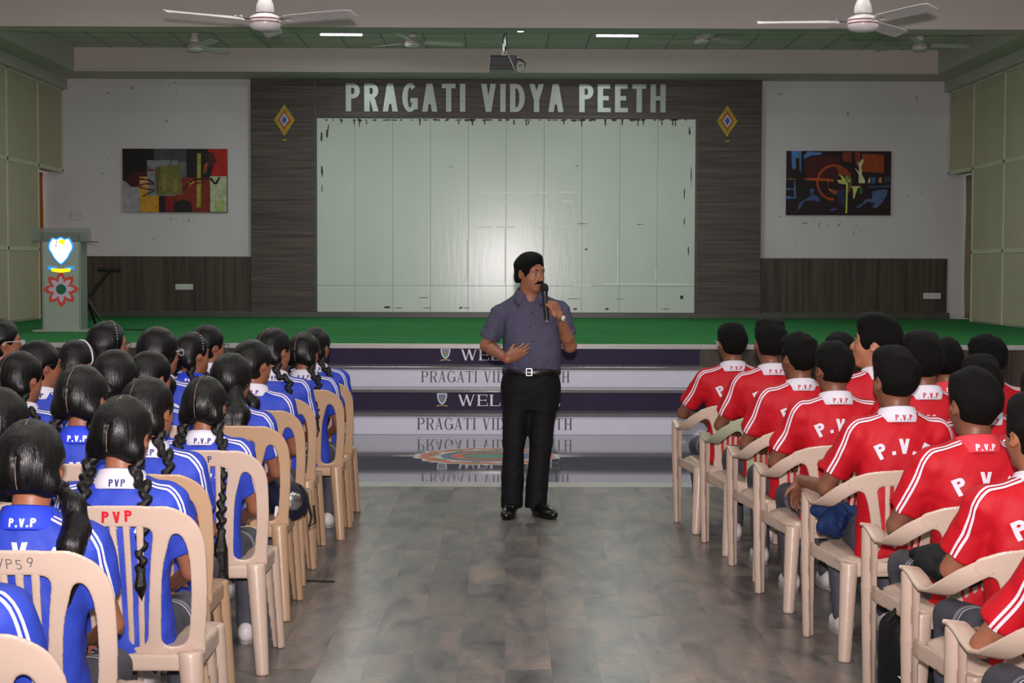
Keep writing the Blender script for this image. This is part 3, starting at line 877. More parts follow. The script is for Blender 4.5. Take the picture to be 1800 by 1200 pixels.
curtain(XW+.26, 24.15, 25.36, M_curb, 'brown gathered curtain hanging in the doorway right of the stage', .035, lambda v: .55+.45*abs(v-.25) if v > .25 else .55+.5*(.25-v))

# ------------------------------------------------------------------ lectern with lit crest
Yl = 19.3
xl, _ = pix(108, 500, Yl)
M_lec = mat('frosted_acrylic', (150, 160, 150), .28, .04, spec=.5)
M_lecs = mat('lectern_side', (118, 128, 120), .3, .04)
M_glass = mat('clear_acrylic', (196, 208, 200), .08, .02, trans=.9, spec=.5)
le = empty('lectern', (xl, Yl, ZS)); tag(le, 'grey acrylic lectern with a glowing school crest and a red and white flower', 'lectern')
box('front_panel', (-.215, -.01, .02), (.215, .01, 1.2), M_lec, le, .004)
for s in (-1, 1):
    a, b = sorted((s*.215, s*.235)); box('side_panel', (a, -.005, .02), (b, .30, 1.16), M_lecs, le, .004)
    MB().tube([(s*.225, .0, .02), (s*.225, .0, 1.18)], .012, 10).build('edge_post', M_lecs, le)
box('base', (-.33, -.10, 0), (.33, .42, .025), M_lec, le, .006)
tp_ = MB().add([(-.30, .30, 1.13), (.30, .30, 1.13), (.36, .0, 1.235), (-.36, .0, 1.235), (-.30, .30, 1.118), (.30, .30, 1.118), (.36, .0, 1.223), (-.36, .0, 1.223)], [(0, 1, 2, 3), (7, 6, 5, 4), (0, 4, 5, 1), (1, 5, 6, 2), (2, 6, 7, 3), (3, 7, 4, 0)])
tp_ = MB().box((-.36, -.012, 1.09), (.36, .0, 1.25), .003)
tp_.box((-.36, -.01, 1.085), (.36, .36, 1.097), .003); tp_.build('reading_top', M_glass, le)
E_w = mat('crest_glow_white', (255, 255, 255), .5, 0, emit=(255, 255, 255), estr=1.5)
E_b = mat('crest_glow_blue', (40, 150, 225), .5, 0, emit=(30, 140, 225), estr=.8)
E_y = mat('crest_glow_yellow', (250, 225, 20), .5, 0, emit=(250, 220, 10), estr=1.0)
E_d = mat('crest_dark', (70, 60, 20), .5, .1)
sh2 = [(-.62,.42),(-.5,.72),(-.28,.62),(0,.78),(.28,.62),(.5,.72),(.62,.42),(.70,.0),(.62,-.32),(.34,-.62),(0,-.86),(-.34,-.62),(-.62,-.32),(-.70,.0)]
def smooth_poly(pts, it=2, keep=()):
    for _ in range(it):
        q = []
        n_ = len(pts)
        for i in range(n_):
            a, b = pts[i], pts[(i+1) % n_]
            q.append((a[0]*.75+b[0]*.25, a[1]*.75+b[1]*.25)); q.append((a[0]*.25+b[0]*.75, a[1]*.25+b[1]*.75))
        pts = q
    return pts
sh2 = [(-.50,.74),(-.26,.66),(0,.80),(.26,.66),(.50,.74)] + [(.50+.24*math.sin(t*PI*.95), .74-.95*t) for t in (.2,.4,.55,.7,.85,1)] + [(.42,-.45),(.2,-.7),(0,-.86)]
sh2 = sh2 + [(-x, z) for x, z in sh2[::-1] if x not in (0,) and (x, z) not in sh2[:5]]
cg = empty('lit_crest', (0, -.012, .985)); cg.parent = le; cg.name = 'lit_crest'
S_ = .21
MB().poly([(x*S_, z*S_) for x, z in sh2], -.006, 0).build('blue_outline', E_b, cg)
MB().poly([(x*S_*.86, z*S_*.88) for x, z in sh2], -.009, -.004).build('white_shield', E_w, cg)
MB().poly([(-.045, .115), (.02, .13), (.07, .115), (.045, .095), (.04, .06), (.0, .075), (-.02, .1)], -.012, -.009).build('mortarboard', E_y, cg)
MB().poly([(-.05, .12), (-.043, .12), (-.05, .04), (-.06, .04)], -.012, -.009).build('tassel', E_d, cg)
mb = MB(); mb.poly([(-.17, -.19), (-.05, -.20), (-.05, -.245), (-.17, -.235), (-.15, -.212)], -.006, 0); mb.poly([(.17, -.19), (.05, -.20), (.05, -.245), (.17, -.235), (.15, -.212)], -.006, 0)
mb.build('ribbon_tail', E_b, cg)
MB().poly([(-.12, -.215), (0, -.225), (.12, -.215), (.11, -.255), (0, -.27), (-.11, -.255)], -.009, -.003).build('ribbon', E_y, cg)
# crest written object is a part: keep it a mesh parent
flower = MB()
fm = [mat('flower_red', (206, 66, 50), .45, .05), mat('flower_white', (190, 180, 196), .45, .05), mat('flower_green', (18, 92, 66), .45, .05)]
def petals(rin, rout, wd):
    out = []
    for k in range(8):
        q = k*PI/4+.02
        for (r, dq) in ((rin, -PI/8), (rin+(rout-rin)*.55, -wd), (rout, 0), (rin+(rout-rin)*.55, wd)):
            out.append((r*math.cos(q+dq), r*math.sin(q+dq)))
    return out
zf = .515
fr = MB().poly([(x, z) for x, z in petals(.135, .215, .22)], -.014, -.010).build('red_flower', fm[0], le, (0, 0, zf))
MB().poly([(x, z) for x, z in petals(.085, .165, .20)], -.017, -.014).build('white_flower', fm[1], fr)
MB().poly([(.062*math.cos(k*PI/10), .062*math.sin(k*PI/10)) for k in range(20)], -.02, -.017).build('green_centre', fm[2], fr)

# black boom stand leaning beside the lectern
Yt = 20.6
bs = empty('boom_stand', (0, Yt, ZS)); tag(bs, 'thin black boom stand with a crossbar standing beside the lectern', 'stand')
def bp(px, py, dy=0):
    x, z = pix(px, py, Yt+dy); return (x, dy, z-ZS)
x0, z0 = pix(178, 562, Yt)
MB().tube([bp(150, 528), bp(192, 475)], .022, 10).build('boom', M_black, bs)
MB().tube([bp(172, 473), bp(213, 474)], .024, 10).build('crossbar', M_black, bs)
MB().tube([bp(207, 474), bp(209, 467)], .016, 8).build('clip', M_black, bs)
MB().tube([bp(152, 524), (bp(186, 580)[0], 0, .0)], .018, 10).build('leg', M_black, bs)
MB().tube([bp(152, 524), (bp(120, 580)[0], .3, .0)], .018, 10).build('leg', M_black, bs)
MB().tube([bp(152, 524), (bp(150, 580)[0], .55, .0)], .018, 10).build('leg', M_black, bs)
box('joint', (bp(145, 530)[0], -.04, bp(145, 534)[2]), (bp(158, 530)[0], .04, bp(158, 522)[2]), M_black, bs, .01)
x0, z0 = pix(222, 577, 20); x1, _ = pix(262, 577, 20)
tag(MB().tube([(x0-.3, 19.75, ZS+.006), (x0+.1, 19.8, ZS+.006), (x1, 19.78, ZS+.006)], .008, 8).build('cable', M_black), 'thin black cable lying on the green carpet near the lectern', 'cable')
# ------------------------------------------------------------------ implicit-surface modelling (bodies, clothes, hair, moulded plastic)
class Fld:
    """signed-distance grid; shapes are blended in with smooth union and the surface is read off as quads"""
    def __init__(s, lo, hi, h):
        s.h = h
        s.lo = np.array(lo, float)
        n = np.ceil((np.array(hi, float) - s.lo) / h).astype(int) + 1
        s.n = n
        s.ax = [s.lo[i] + h*np.arange(n[i]) for i in range(3)]
        s.F = np.full(n, .2, np.float32)
    def _sl(s, lo, hi):
        sl = []
        for i in range(3):
            a = max(0, int(math.floor((lo[i]-s.lo[i])/s.h))); b = min(s.n[i], int(math.ceil((hi[i]-s.lo[i])/s.h))+1)
            if b <= a: return None
            sl.append(slice(a, b))
        return tuple(sl)
    def _g(s, sl):
        return (s.ax[0][sl[0]][:, None, None], s.ax[1][sl[1]][None, :, None], s.ax[2][sl[2]][None, None, :])
    def put(s, sl, d, k, mode):
        a = s.F[sl]
        if mode == 'u':
            if k > 0:
                hh = np.clip(.5+.5*(a-d)/k, 0, 1)
                s.F[sl] = a*(1-hh)+d*hh-k*hh*(1-hh)
            else: s.F[sl] = np.minimum(a, d)
        elif mode == 's':
            if k > 0:
                d = -d
                hh = np.clip(.5-.5*(a-d)/k, 0, 1)
                s.F[sl] = a*(1-hh)+d*hh+k*hh*(1-hh)
            else: s.F[sl] = np.maximum(a, -d)
        elif mode == 'i':
            s.F[sl] = np.maximum(a, d)
    def rc(s, a, b, ra, rb, k=.02, mode='u', sq=None):
        """tapered capsule"""
        a = np.array(a, float); b = np.array(b, float)
        r = max(ra, rb)+k+2*s.h
        sl = s._sl(np.minimum(a, b)-r, np.maximum(a, b)+r)
        if sl is None: return s
        X, Y, Z = s._g(sl)
        ab = b-a; L2 = max(ab.dot(ab), 1e-9)
        t = np.clip(((X-a[0])*ab[0]+(Y-a[1])*ab[1]+(Z-a[2])*ab[2])/L2, 0, 1)
        d = np.sqrt((X-a[0]-t*ab[0])**2+(Y-a[1]-t*ab[1])**2+(Z-a[2]-t*ab[2])**2)-(ra+t*(rb-ra))
        s.put(sl, d, k, mode); return s
    def path(s, pts, rs, k=.02, mode='u'):
        for i in range(len(pts)-1): s.rc(pts[i], pts[i+1], rs[i], rs[i+1], k, mode)
        return s
    def el(s, c, r, M=None, k=.02, mode='u'):
        """ellipsoid, M = 3x3 rotation"""
        c = np.array(c, float); r = np.array(r, float)
        m = r.max()+k+2*s.h
        sl = s._sl(c-m, c+m)
        if sl is None: return s
        X, Y, Z = s._g(sl)
        X = X-c[0]; Y = Y-c[1]; Z = Z-c[2]
        if M is not None:
            X, Y, Z = (M[0][0]*X+M[1][0]*Y+M[2][0]*Z, M[0][1]*X+M[1][1]*Y+M[2][1]*Z, M[0][2]*X+M[1][2]*Y+M[2][2]*Z)
        k0 = np.sqrt((X/r[0])**2+(Y/r[1])**2+(Z/r[2])**2)
        k1 = np.sqrt((X/r[0]**2)**2+(Y/r[1]**2)**2+(Z/r[2]**2)**2)+1e-6
        s.put(sl, k0*(k0-1)/k1, k, mode); return s
    def bx(s, c, hf, M=None, rd=.01, k=.01, mode='u'):
        c = np.array(c, float); hf = np.array(hf, float)
        m = np.linalg.norm(hf)+rd+k+2*s.h
        sl = s._sl(c-m, c+m)
        if sl is None: return s
        X, Y, Z = s._g(sl)
        X = X-c[0]; Y = Y-c[1]; Z = Z-c[2]
        if M is not None:
            X, Y, Z = (M[0][0]*X+M[1][0]*Y+M[2][0]*Z, M[0][1]*X+M[1][1]*Y+M[2][1]*Z, M[0][2]*X+M[1][2]*Y+M[2][2]*Z)
        qx = np.abs(X)-(hf[0]-rd); qy = np.abs(Y)-(hf[1]-rd); qz = np.abs(Z)-(hf[2]-rd)
        d = np.sqrt(np.maximum(qx, 0)**2+np.maximum(qy, 0)**2+np.maximum(qz, 0)**2)+np.minimum(np.maximum(np.maximum(qx, qy), qz), 0)-rd
        s.put(sl, d, k, mode); return s
    def loft(s, zs, cx, cy, a, b, k=.02, ex=2.4, mode='u'):
        """stack of superellipses along z"""
        zs = np.array(zs, float)
        amax = max(a)+abs(np.array(cx)).max()+k+.03; 
        ylo = min(np.array(cy)-np.array(b))-k-.03; yhi = max(np.array(cy)+np.array(b))+k+.03
        sl = s._sl((-amax, ylo, zs[0]-k-2*s.h), (amax, yhi, zs[-1]+k+2*s.h))
        if sl is None: return s
        X, Y, Z = s._g(sl)
        zz = Z[0, 0, :]
        def ip(v):   # smooth interpolation
            v = np.array(v, float); o = np.interp(zz, zs, v)
            w_ = .012
            return (o+np.interp(zz-w_, zs, v)+np.interp(zz+w_, zs, v)+np.interp(zz-2*w_, zs, v)+np.interp(zz+2*w_, zs, v))/5
        CX, CY, A, B = [ip(v)[None, None, :] for v in (cx, cy, a, b)]
        q = (np.abs((X-CX)/A)**ex+np.abs((Y-CY)/B)**ex)**(1/ex)
        d = (q-1)*np.minimum(A, B)
        d = np.maximum(d, np.maximum(zs[0]-Z, Z-zs[-1]))
        s.put(sl, d, k, mode); return s
    def cut(s, p, nrm):
        """remove everything on the positive side of a plane"""
        X, Y, Z = s._g((slice(0, s.n[0]), slice(0, s.n[1]), slice(0, s.n[2])))
        d = (X-p[0])*nrm[0]+(Y-p[1])*nrm[1]+(Z-p[2])*nrm[2]
        s.F = np.maximum(s.F, d.astype(np.float32)); return s
    def noise(s, amp, fr, seed=0, st=(1, 1, 1), n=6):
        r_ = np.random.RandomState(seed)
        idx = np.nonzero(np.abs(s.F) < .03)
        P = [s.ax[i][idx[i]] for i in range(3)]
        v = np.zeros(len(P[0]))
        for _ in range(n):
            dr = r_.normal(size=3); dr /= np.linalg.norm(dr)
            f = fr*(.6+.9*r_.rand())
            ph = (P[0]*dr[0]*st[0]+P[1]*dr[1]*st[1]+P[2]*dr[2]*st[2])*f+r_.rand()*6.28
            v += np.sin(ph+1.3*np.sin(ph*.37+r_.rand()*6))
        s.F[idx] += (amp*v/math.sqrt(n)).astype(np.float32)
        return s
    def surf(s, smooth=2, lam=.5):
        F = s.F; h = s.h
        F[0], F[-1] = .2, .2; F[:, 0], F[:, -1] = .2, .2; F[:, :, 0], F[:, :, -1] = .2, .2
        S = F < 0
        nx, ny, nz = F.shape
        cnt = np.zeros((nx-1, ny-1, nz-1), np.int8)
        for a in (0, 1):
            for b in (0, 1):
                for c in (0, 1):
                    cnt += S[a:nx-1+a, b:ny-1+b, c:nz-1+c]
        act = (cnt > 0) & (cnt < 8)
        I, J, K = np.nonzero(act)
        if len(I) == 0: return np.zeros((0, 3)), np.zeros((0, 4), int)
        idx = np.full(act.shape, -1, np.int64); idx[I, J, K] = np.arange(len(I))
        cor = {}
        for a in (0, 1):
            for b in (0, 1):
                for c in (0, 1): cor[(a, b, c)] = F[I+a, J+b, K+c].astype(float)
        acc = np.zeros((len(I), 3)); num = np.zeros(len(I))
        for ax in range(3):
            for p in (0, 1):
                for q in (0, 1):
                    c0 = [0, 0, 0]; o = [i for i in range(3) if i != ax]
                    c0[o[0]] = p; c0[o[1]] = q; c1 = list(c0); c1[ax] = 1
                    f0, f1 = cor[tuple(c0)], cor[tuple(c1)]
                    m = (f0 < 0) != (f1 < 0)
                    t = np.where(m, f0/np.where(m, f0-f1, 1), 0)
                    pt = np.zeros((len(I), 3)); pt[:, o[0]] = p; pt[:, o[1]] = q; pt[:, ax] = t
                    acc[m] += pt[m]; num[m] += 1
        V = (np.stack([I, J, K], 1)+acc/num[:, None])*h+s.lo
        Q = []
        for ax in range(3):
            o = [i for i in range(3) if i != ax]
            sa = [slice(None)]*3; sb = [slice(None)]*3
            sa[ax] = slice(0, -1); sb[ax] = slice(1, None)
            A_, B_ = S[tuple(sa)], S[tuple(sb)]
            for flip in (0, 1):
                m = (A_ & ~B_) if not flip else (~A_ & B_)
                e = np.array(np.nonzero(m)).T
                if len(e) == 0: continue
                cells = []
                for d0, d1 in ((-1, -1), (0, -1), (0, 0), (-1, 0)):
                    c = e.copy(); c[:, o[0]] += d0; c[:, o[1]] += d1
                    cells.append(idx[c[:, 0], c[:, 1], c[:, 2]])
                q = np.stack(cells, 1)
                if (ax != 1) == bool(flip): q = q[:, ::-1]
                Q.append(q)
        Q = np.concatenate(Q)
        if smooth:
            E = np.concatenate([Q[:, [0, 1]], Q[:, [1, 2]], Q[:, [2, 3]], Q[:, [3, 0]]])
            n = len(V); deg = np.bincount(E.ravel(), minlength=n).astype(float)
            for it in range(smooth):
                sm_ = np.stack([np.bincount(E[:, 0], V[E[:, 1], i], n)+np.bincount(E[:, 1], V[E[:, 0], i], n) for i in range(3)], 1)/deg[:, None]
                V = V+(lam if it % 2 == 0 else -lam*.9 if smooth > 3 else lam)*(sm_-V)
        return V, Q
    def mesh(s, name, m=None, smooth=2):
        V, Q = s.surf(smooth)
        me = bpy.data.meshes.new(name)
        me.vertices.add(len(V)); me.vertices.foreach_set('co', V.astype(np.float32).ravel())
        me.loops.add(len(Q)*4); me.loops.foreach_set('vertex_index', Q.astype(np.int32).ravel())
        me.polygons.add(len(Q)); me.polygons.foreach_set('loop_start', np.arange(0, len(Q)*4, 4, dtype=np.int32))
        me.polygons.foreach_set('loop_total', np.full(len(Q), 4, np.int32))
        me.polygons.foreach_set('use_smooth', np.ones(len(Q), bool))
        me.update(calc_edges=True)
        me.validate()
        if m is not None: me.materials.append(m)
        return me

def bvh_of(me):
    vs = np.empty(len(me.vertices)*3, np.float32); me.vertices.foreach_get('co', vs)
    return BVHTree.FromPolygons([tuple(v) for v in vs.reshape(-1, 3)], [tuple(p.vertices) for p in me.polygons])

def decal(polys, bvh, org, right, up, dirn, off=.0025, thick=False):
    """project flat lettering (u, v) onto a surface"""
    org = Vector(org); right = Vector(right); up = Vector(up); dirn = Vector(dirn).normalized()
    mb = MB()
    for p in polys:
        vs = []; ok = True
        for u, v in p:
            q = org+right*u+up*v
            hit, nrm, _, dist = bvh.ray_cast(q, dirn)
            if hit is None: ok = False; break
            if nrm.dot(dirn) > 0: nrm = -nrm
            vs.append(hit+nrm*off)
        if ok: mb.add(vs, [list(range(len(vs)))], True)
    return mb
# ------------------------------------------------------------------ moulded plastic chairs
M_ch = mat('cream_plastic', (187, 166, 149), .32, .05, (5, 5, 5), .02, 40, .45, rand=.05)
M_cht = mat('tan_plastic', (172, 142, 112), .34, .05, (5, 5, 5), .02, 40, .45, rand=.05)
M_chg = mat('greenish_plastic', (152, 158, 132), .34, .05, (5, 5, 5), .02, 40, .45)

def fsheet(F, strokes, yfun, t, k=.03, zlo=None, hole=None):
    """sheet of thickness t following y = yfun(x, z), outlined by 2-D tapered strokes in x-z"""
    X, Y, Z = F._g((slice(0, F.n[0]), slice(0, F.n[1]), slice(0, F.n[2])))
    x2, z2 = X[:, 0, :], Z[:, 0, :]
    D = np.full((F.n[0], F.n[2]), .3)
    for grp in strokes:
        G = np.full((F.n[0], F.n[2]), .3)
        for i in range(len(grp)-1):
            (ax_, az_, ra), (bx_, bz_, rb) = grp[i], grp[i+1]
            ab = (bx_-ax_, bz_-az_); L2 = max(ab[0]**2+ab[1]**2, 1e-9)
            tt = np.clip(((x2-ax_)*ab[0]+(z2-az_)*ab[1])/L2, 0, 1)
            G = np.minimum(G, np.sqrt((x2-ax_-tt*ab[0])**2+(z2-az_-tt*ab[1])**2)-(ra+tt*(rb-ra)))
        hh = np.clip(.5+.5*(D-G)/k, 0, 1)
        D = D*(1-hh)+G*hh-k*hh*(1-hh)
    yb = yfun(x2, z2)
    dy = np.abs(Y-yb[:, None, :])-t/2
    rr = .0045
    A_ = D[:, None, :]+rr; B_ = dy+rr
    d3 = np.sqrt(np.maximum(A_, 0)**2+np.maximum(B_, 0)**2)+np.minimum(np.maximum(A_, B_), 0)-rr
    F.F = np.minimum(F.F, d3).astype(np.float32)
    return F

def mirror(g):
    return [(-x, z, r) for x, z, r in g]
def spline(g, n=5):
    """Catmull-Rom through (x, z, r) points"""
    g = [np.array(p, float) for p in g]; out = []
    for i in range(len(g)-1):
        p0, p1, p2, p3 = g[max(i-1, 0)], g[i], g[i+1], g[min(i+2, len(g)-1)]
        for j in range(n):
            t = j/n
            out.append(tuple(.5*((2*p1)+(-p0+p2)*t+(2*p0-5*p1+4*p2-p3)*t*t+(-p0+3*p1-3*p2+p3)*t**3)))
    out.append(tuple(g[-1])); return out

# armless high-back chair (faces +y, origin on the floor below the seat centre)
def yA(x, z): return -.185-.20*(z-.43)-.25*np.maximum(z-.62, 0)**2+.55*x*x
def build_chair_A():
    P = {}
    F = Fld((-.26, -.36, .38), (.26, -.08, .92), .004)
    post = [(.203, .43, .026), (.218, .56, .024), (.222, .70, .025), (.212, .785, .029), (.175, .835, .033), (.10, .852, .034), (0, .855, .034)]
    rim = spline(post + mirror(post[:-1])[::-1])
    spl = spline([(.135, .845, .028), (.115, .765, .024), (.097, .66, .019), (.082, .43, .021)])
    st = [rim, spl, mirror(spl), [(-.2, .425, .018), (.2, .425, .018)]]
    fsheet(F, st, yA, .012, .035)
    P['back'] = F.mesh('backrest', None, 3)
    P['bvh'] = bvh_of(P['back'])
    P['slats'] = []
    for i in range(4):
        u0 = -.045+.030*i; u1 = -.060+.040*i
        F = Fld((min(u0, u1)-.03, -.36, .40), (max(u0, u1)+.03, -.12, .86), .0042)
        fsheet(F, [[(u0, .43, .0095), (u1, .83, .0115)]], yA, .011, .01)
        P['slats'].append(F.mesh('slat'))
    # seat
    F = Fld((-.27, -.27, .34), (.27, .29, .47), .007)
    X, Y, Z = F._g((slice(0, F.n[0]), slice(0, F.n[1]), slice(0, F.n[2])))
    hx = .215+.02*(Y+.2)
    q = ((np.abs(X/hx))**5+(np.abs((Y-.015)/.225))**5)**.2
    zc = .432-.012*(1-np.clip((X/.2)**2, 0, 1))*np.clip((.2-Y)/.3, 0, 1)-.12*np.maximum(q-.85, 0)-.25*np.maximum(Y-.14, 0)**1.6
    F.F = np.maximum(np.maximum((q-1)*.2, np.abs(Z-zc)-.013), .34-Z).astype(np.float32)
    P['seat'] = F.mesh('seat')
    # legs
    def leg(top, bot, w0, w1):
        F = Fld((min(top[0], bot[0])-.06, min(top[1], bot[1])-.06, -.01), (max(top[0], bot[0])+.06, max(top[1], bot[1])+.06, .46), .006)
        sx = 1 if bot[0] > 0 else -1; sy = 1 if bot[1] > 0 else -1
        n = 1
        for i in range(n):
            a = i/n; b = (i+1)/n
            pa = [bot[j]+(top[j]-bot[j])*a for j in range(3)]; pb = [bot[j]+(top[j]-bot[j])*b for j in range(3)]
            F.rc(pa, pb, w1+(w0-w1)*a, w1+(w0-w1)*b, .004)
        # hollow inner side of the channel
        for i in range(n):
            a = i/n; b = (i+1)/n
            o = (-sx*.024, -sy*.024, 0)
            pa = [bot[j]+(top[j]-bot[j])*a+o[j] for j in range(3)]; pb = [bot[j]+(top[j]-bot[j])*b+o[j] for j in range(3)]
            F.rc(pa, pb, (w1+(w0-w1)*a)*.88, (w1+(w0-w1)*b)*.88, .004, 's')
        F.cut((0, 0, 0), (0, 0, -1))
        F.cut((0, 0, .432), (0, 0, 1))
        return F.mesh('leg')
    P['legs'] = [leg((sx*.19, sy*.185-.0, .43), (sx*.225, (.215 if sy > 0 else -.245), 0), .040, .026) for sx in (-1, 1) for sy in (-1, 1)]
    # aprons: front, sides and back edge strip
    F = Fld((-.26, -.27, .34), (.26, .27, .44), .007)
    for s_ in (-1, 1):
        F.bx((s_*.212, 0, .395), (.006, .20, .028), None, .004, .01)
    F.bx((0, -.205, .398), (.20, .006, .028), None, .004, .01)
    P['apron'] = F.mesh('apron')
    return P
# arm chair
def yB(x, z): return -.195-.17*(z-.43)+.9*x*x
def build_chair_B():
    P = {}
    F = Fld((-.30, -.32, .36), (.30, .05, .84), .0042)
    spl = spline([(.150, .738, .030), (.128, .66, .023), (.108, .55, .022), (.098, .42, .026)])
    rim = spline([(-.20, .735, .032), (-.12, .757, .034), (0, .764, .034), (.12, .757, .034), (.20, .735, .032)])
    st = [rim, spl, mirror(spl), [(-.1, .425, .02), (.1, .425, .02)]]
    fsheet(F, st, yB, .012, .03)
    P['back'] = F.mesh('backrest', None, 3); P['bvh'] = bvh_of(P['back'])
    P['slats'] = []
    for i in range(5):
        u0 = -.056+.028*i; u1 = -.076+.038*i
        F = Fld((min(u0, u1)-.03, -.32, .40), (max(u0, u1)+.03, -.12, .78), .0042)
        fsheet(F, [[(u0, .43, .0095), (u1, .75, .0115)]], yB, .011, .01)
        P['slats'].append(F.mesh('slat'))
    # arms: band leaving the top rail, dipping along the side, then a flat rest over the front leg
    P['arms'] = []
    for sx in (-1, 1):
        pts = [(.17, .744, 0), (.215, .722, .12), (.252, .690, .35), (.272, .655, .65), (.282, .630, .9), (.286, .622, 1.0), (.286, .632, 1.0), (.284, .648, 1.0), (.280, .655, 1.0), (.276, .652, 1.0)]
        ys = [yB(np.array(.17), np.array(.744)).item(), -.205, -.165, -.11, -.05, .01, .06, .12, .19, .225]
        ys[1] = -.203
        vs = []; fs = []
        n = len(pts)
        for (x, z, tw), y in zip(pts, ys):
            q = tw*PI/2*.92
            wdir = Vector((sx*math.sin(q), -.10*(1-tw), math.cos(q))).normalized()      # across the band
            ndir = Vector((sx*math.cos(q), -.5*(1-tw), -math.sin(q))).normalized()
            hw = .031+.002*tw; ht = .006
            c = Vector((sx*(x+.012*tw), y, z))
            for (a, b) in ((-1, -.5), (-.9, -1), (.9, -1), (1, -.5), (1, .5), (.9, 1), (-.9, 1), (-1, .5)):
                vs.append(c+wdir*hw*a+ndir*ht*b)
            # down-turned rim
        for i in range(n-1):
            for k in range(8):
                f = (i*8+k, i*8+(k+1) % 8, (i+1)*8+(k+1) % 8, (i+1)*8+k)
                fs.append(f if sx > 0 else f[::-1])
        fs.append(tuple(range(8))[::-1]); fs.append(tuple((n-1)*8+k for k in range(8)))
        mb = MB(); mb.add(vs, fs, False)
        me = mb.mesh('armrest'); 
        for p_ in me.polygons: p_.use_smooth = True
        P['arms'].append(me)
    F = Fld((-.29, -.27, .33), (.29, .29, .48), .007)
    X, Y, Z = F._g((slice(0, F.n[0]), slice(0, F.n[1]), slice(0, F.n[2])))
    hx = .235+.06*(Y+.2)
    q = ((np.abs(X/hx))**5+(np.abs((Y-.01)/.225))**5)**.2
    zc = .415+.05*(Y+.05)-.016*(1-np.clip((X/.2)**2, 0, 1))*np.clip((.2-Y)/.3, 0, 1)-.12*np.maximum(q-.85, 0)-.3*np.maximum(Y-.14, 0)**1.6
    F.F = np.maximum(np.maximum((q-1)*.2, np.abs(Z-zc)-.013), .33-Z).astype(np.float32)
    P['seat'] = F.mesh('seat')
    def leg(pts, ws, sx, sy, zt):
        lo = np.min(np.array(pts), 0)-.07; hi = np.max(np.array(pts), 0)+.07
        F = Fld((lo[0], lo[1], -.01), (hi[0], hi[1], zt+.03), .006)
        for i in range(len(pts)-1):
            F.rc(pts[i], pts[i+1], ws[i], ws[i+1], .004)
        for i in range(len(pts)-1):
            o = np.array((-sx*.024, -sy*.022, 0))
            F.rc(np.array(pts[i])+o, np.array(pts[i+1])+o, ws[i]*.88, ws[i+1]*.88, .004, 's')
        F.cut((0, 0, 0), (0, 0, -1)); F.cut((0, 0, zt), (0, 0, 1))
        return F.mesh('leg')
    P['legs'] = []
    for sx in (-1, 1):
        P['legs'].append(leg([(sx*.275, .225, 0), (sx*.285, .205, .42), (sx*.287, .195, .65)], [.026, .034, .036], sx, 1, .648))
        P['legs'].append(leg([(sx*.245, -.235, 0), (sx*.215, -.185, .405)], [.027, .038], sx, -1, .405))
    F = Fld((-.30, -.27, .32), (.30, .27, .46), .007)
    for s_ in (-1, 1):
        M_ = Matrix.Rotation(-s_*.14, 3, 'Z') @ Matrix.Rotation(.05, 3, 'X')
        F.bx((s_*.245, 0, .385), (.006, .21, .032), M_, .004, .01)
    F.bx((0, -.205, .375), (.20, .006, .030), None, .004, .01)
    P['apron'] = F.mesh('apron')
    return P
PA, PB = build_chair_A(), build_chair_B()
for P in (PA, PB):
    for k, v in P.items():
        for me in (v if isinstance(v, list) else [v]):
            if isinstance(me, bpy.types.Mesh): me.materials.append(M_ch)

def make_chair(P, x, y, rz, label, group, m=M_ch, backonly=False):
    c = empty('plastic_chair', (x, y, 0), rz)
    if P is PA: c.scale = (1.02, 1, 1.018)
    tag(c, label, 'chair', group)
    obs = []
    s = link('seat', P['seat'], None, c); obs.append(s)
    obs.append(link('apron', P['apron'], None, s))
    b = link('backrest', P['back'], None, c); obs.append(b)
    for me in P['slats']: obs.append(link('slat', me, None, b))
    for me in P['legs']: obs.append(link('leg', me, None, c))
    for me in P.get('arms', []): obs.append(link('armrest', me, None, c))
    if m is not M_ch:
        for o in obs:
            if backonly and o.name.split('.')[0] not in ('backrest', 'slat', 'armrest'): continue
            o.material_slots[0].link = 'OBJECT'; o.material_slots[0].material = m
    return c, b
def chair_writing(P, back, txt, rgb, zc, h, ox, jitter=.008, th=.16):
    polys = []
    r2 = random.Random(sum(map(ord, txt))+3)
    for ch, ps, cx in text_polys(txt, h, th, th, 0, .6, .35, None, ox, zc):
        dz = r2.uniform(-jitter, jitter); sk = r2.uniform(-.15, .15)
        polys += [[(u+sk*(v-zc), v+dz) for u, v in p] for p in ps]
    mb = decal(polys, P['bvh'], (0, -.6, 0), (1, 0, 0), (0, 0, 1), (0, 1, 0), .0012)
    return mb.build('handwriting', mat('ink_%d_%d_%d' % rgb, rgb, .5, .1), back)
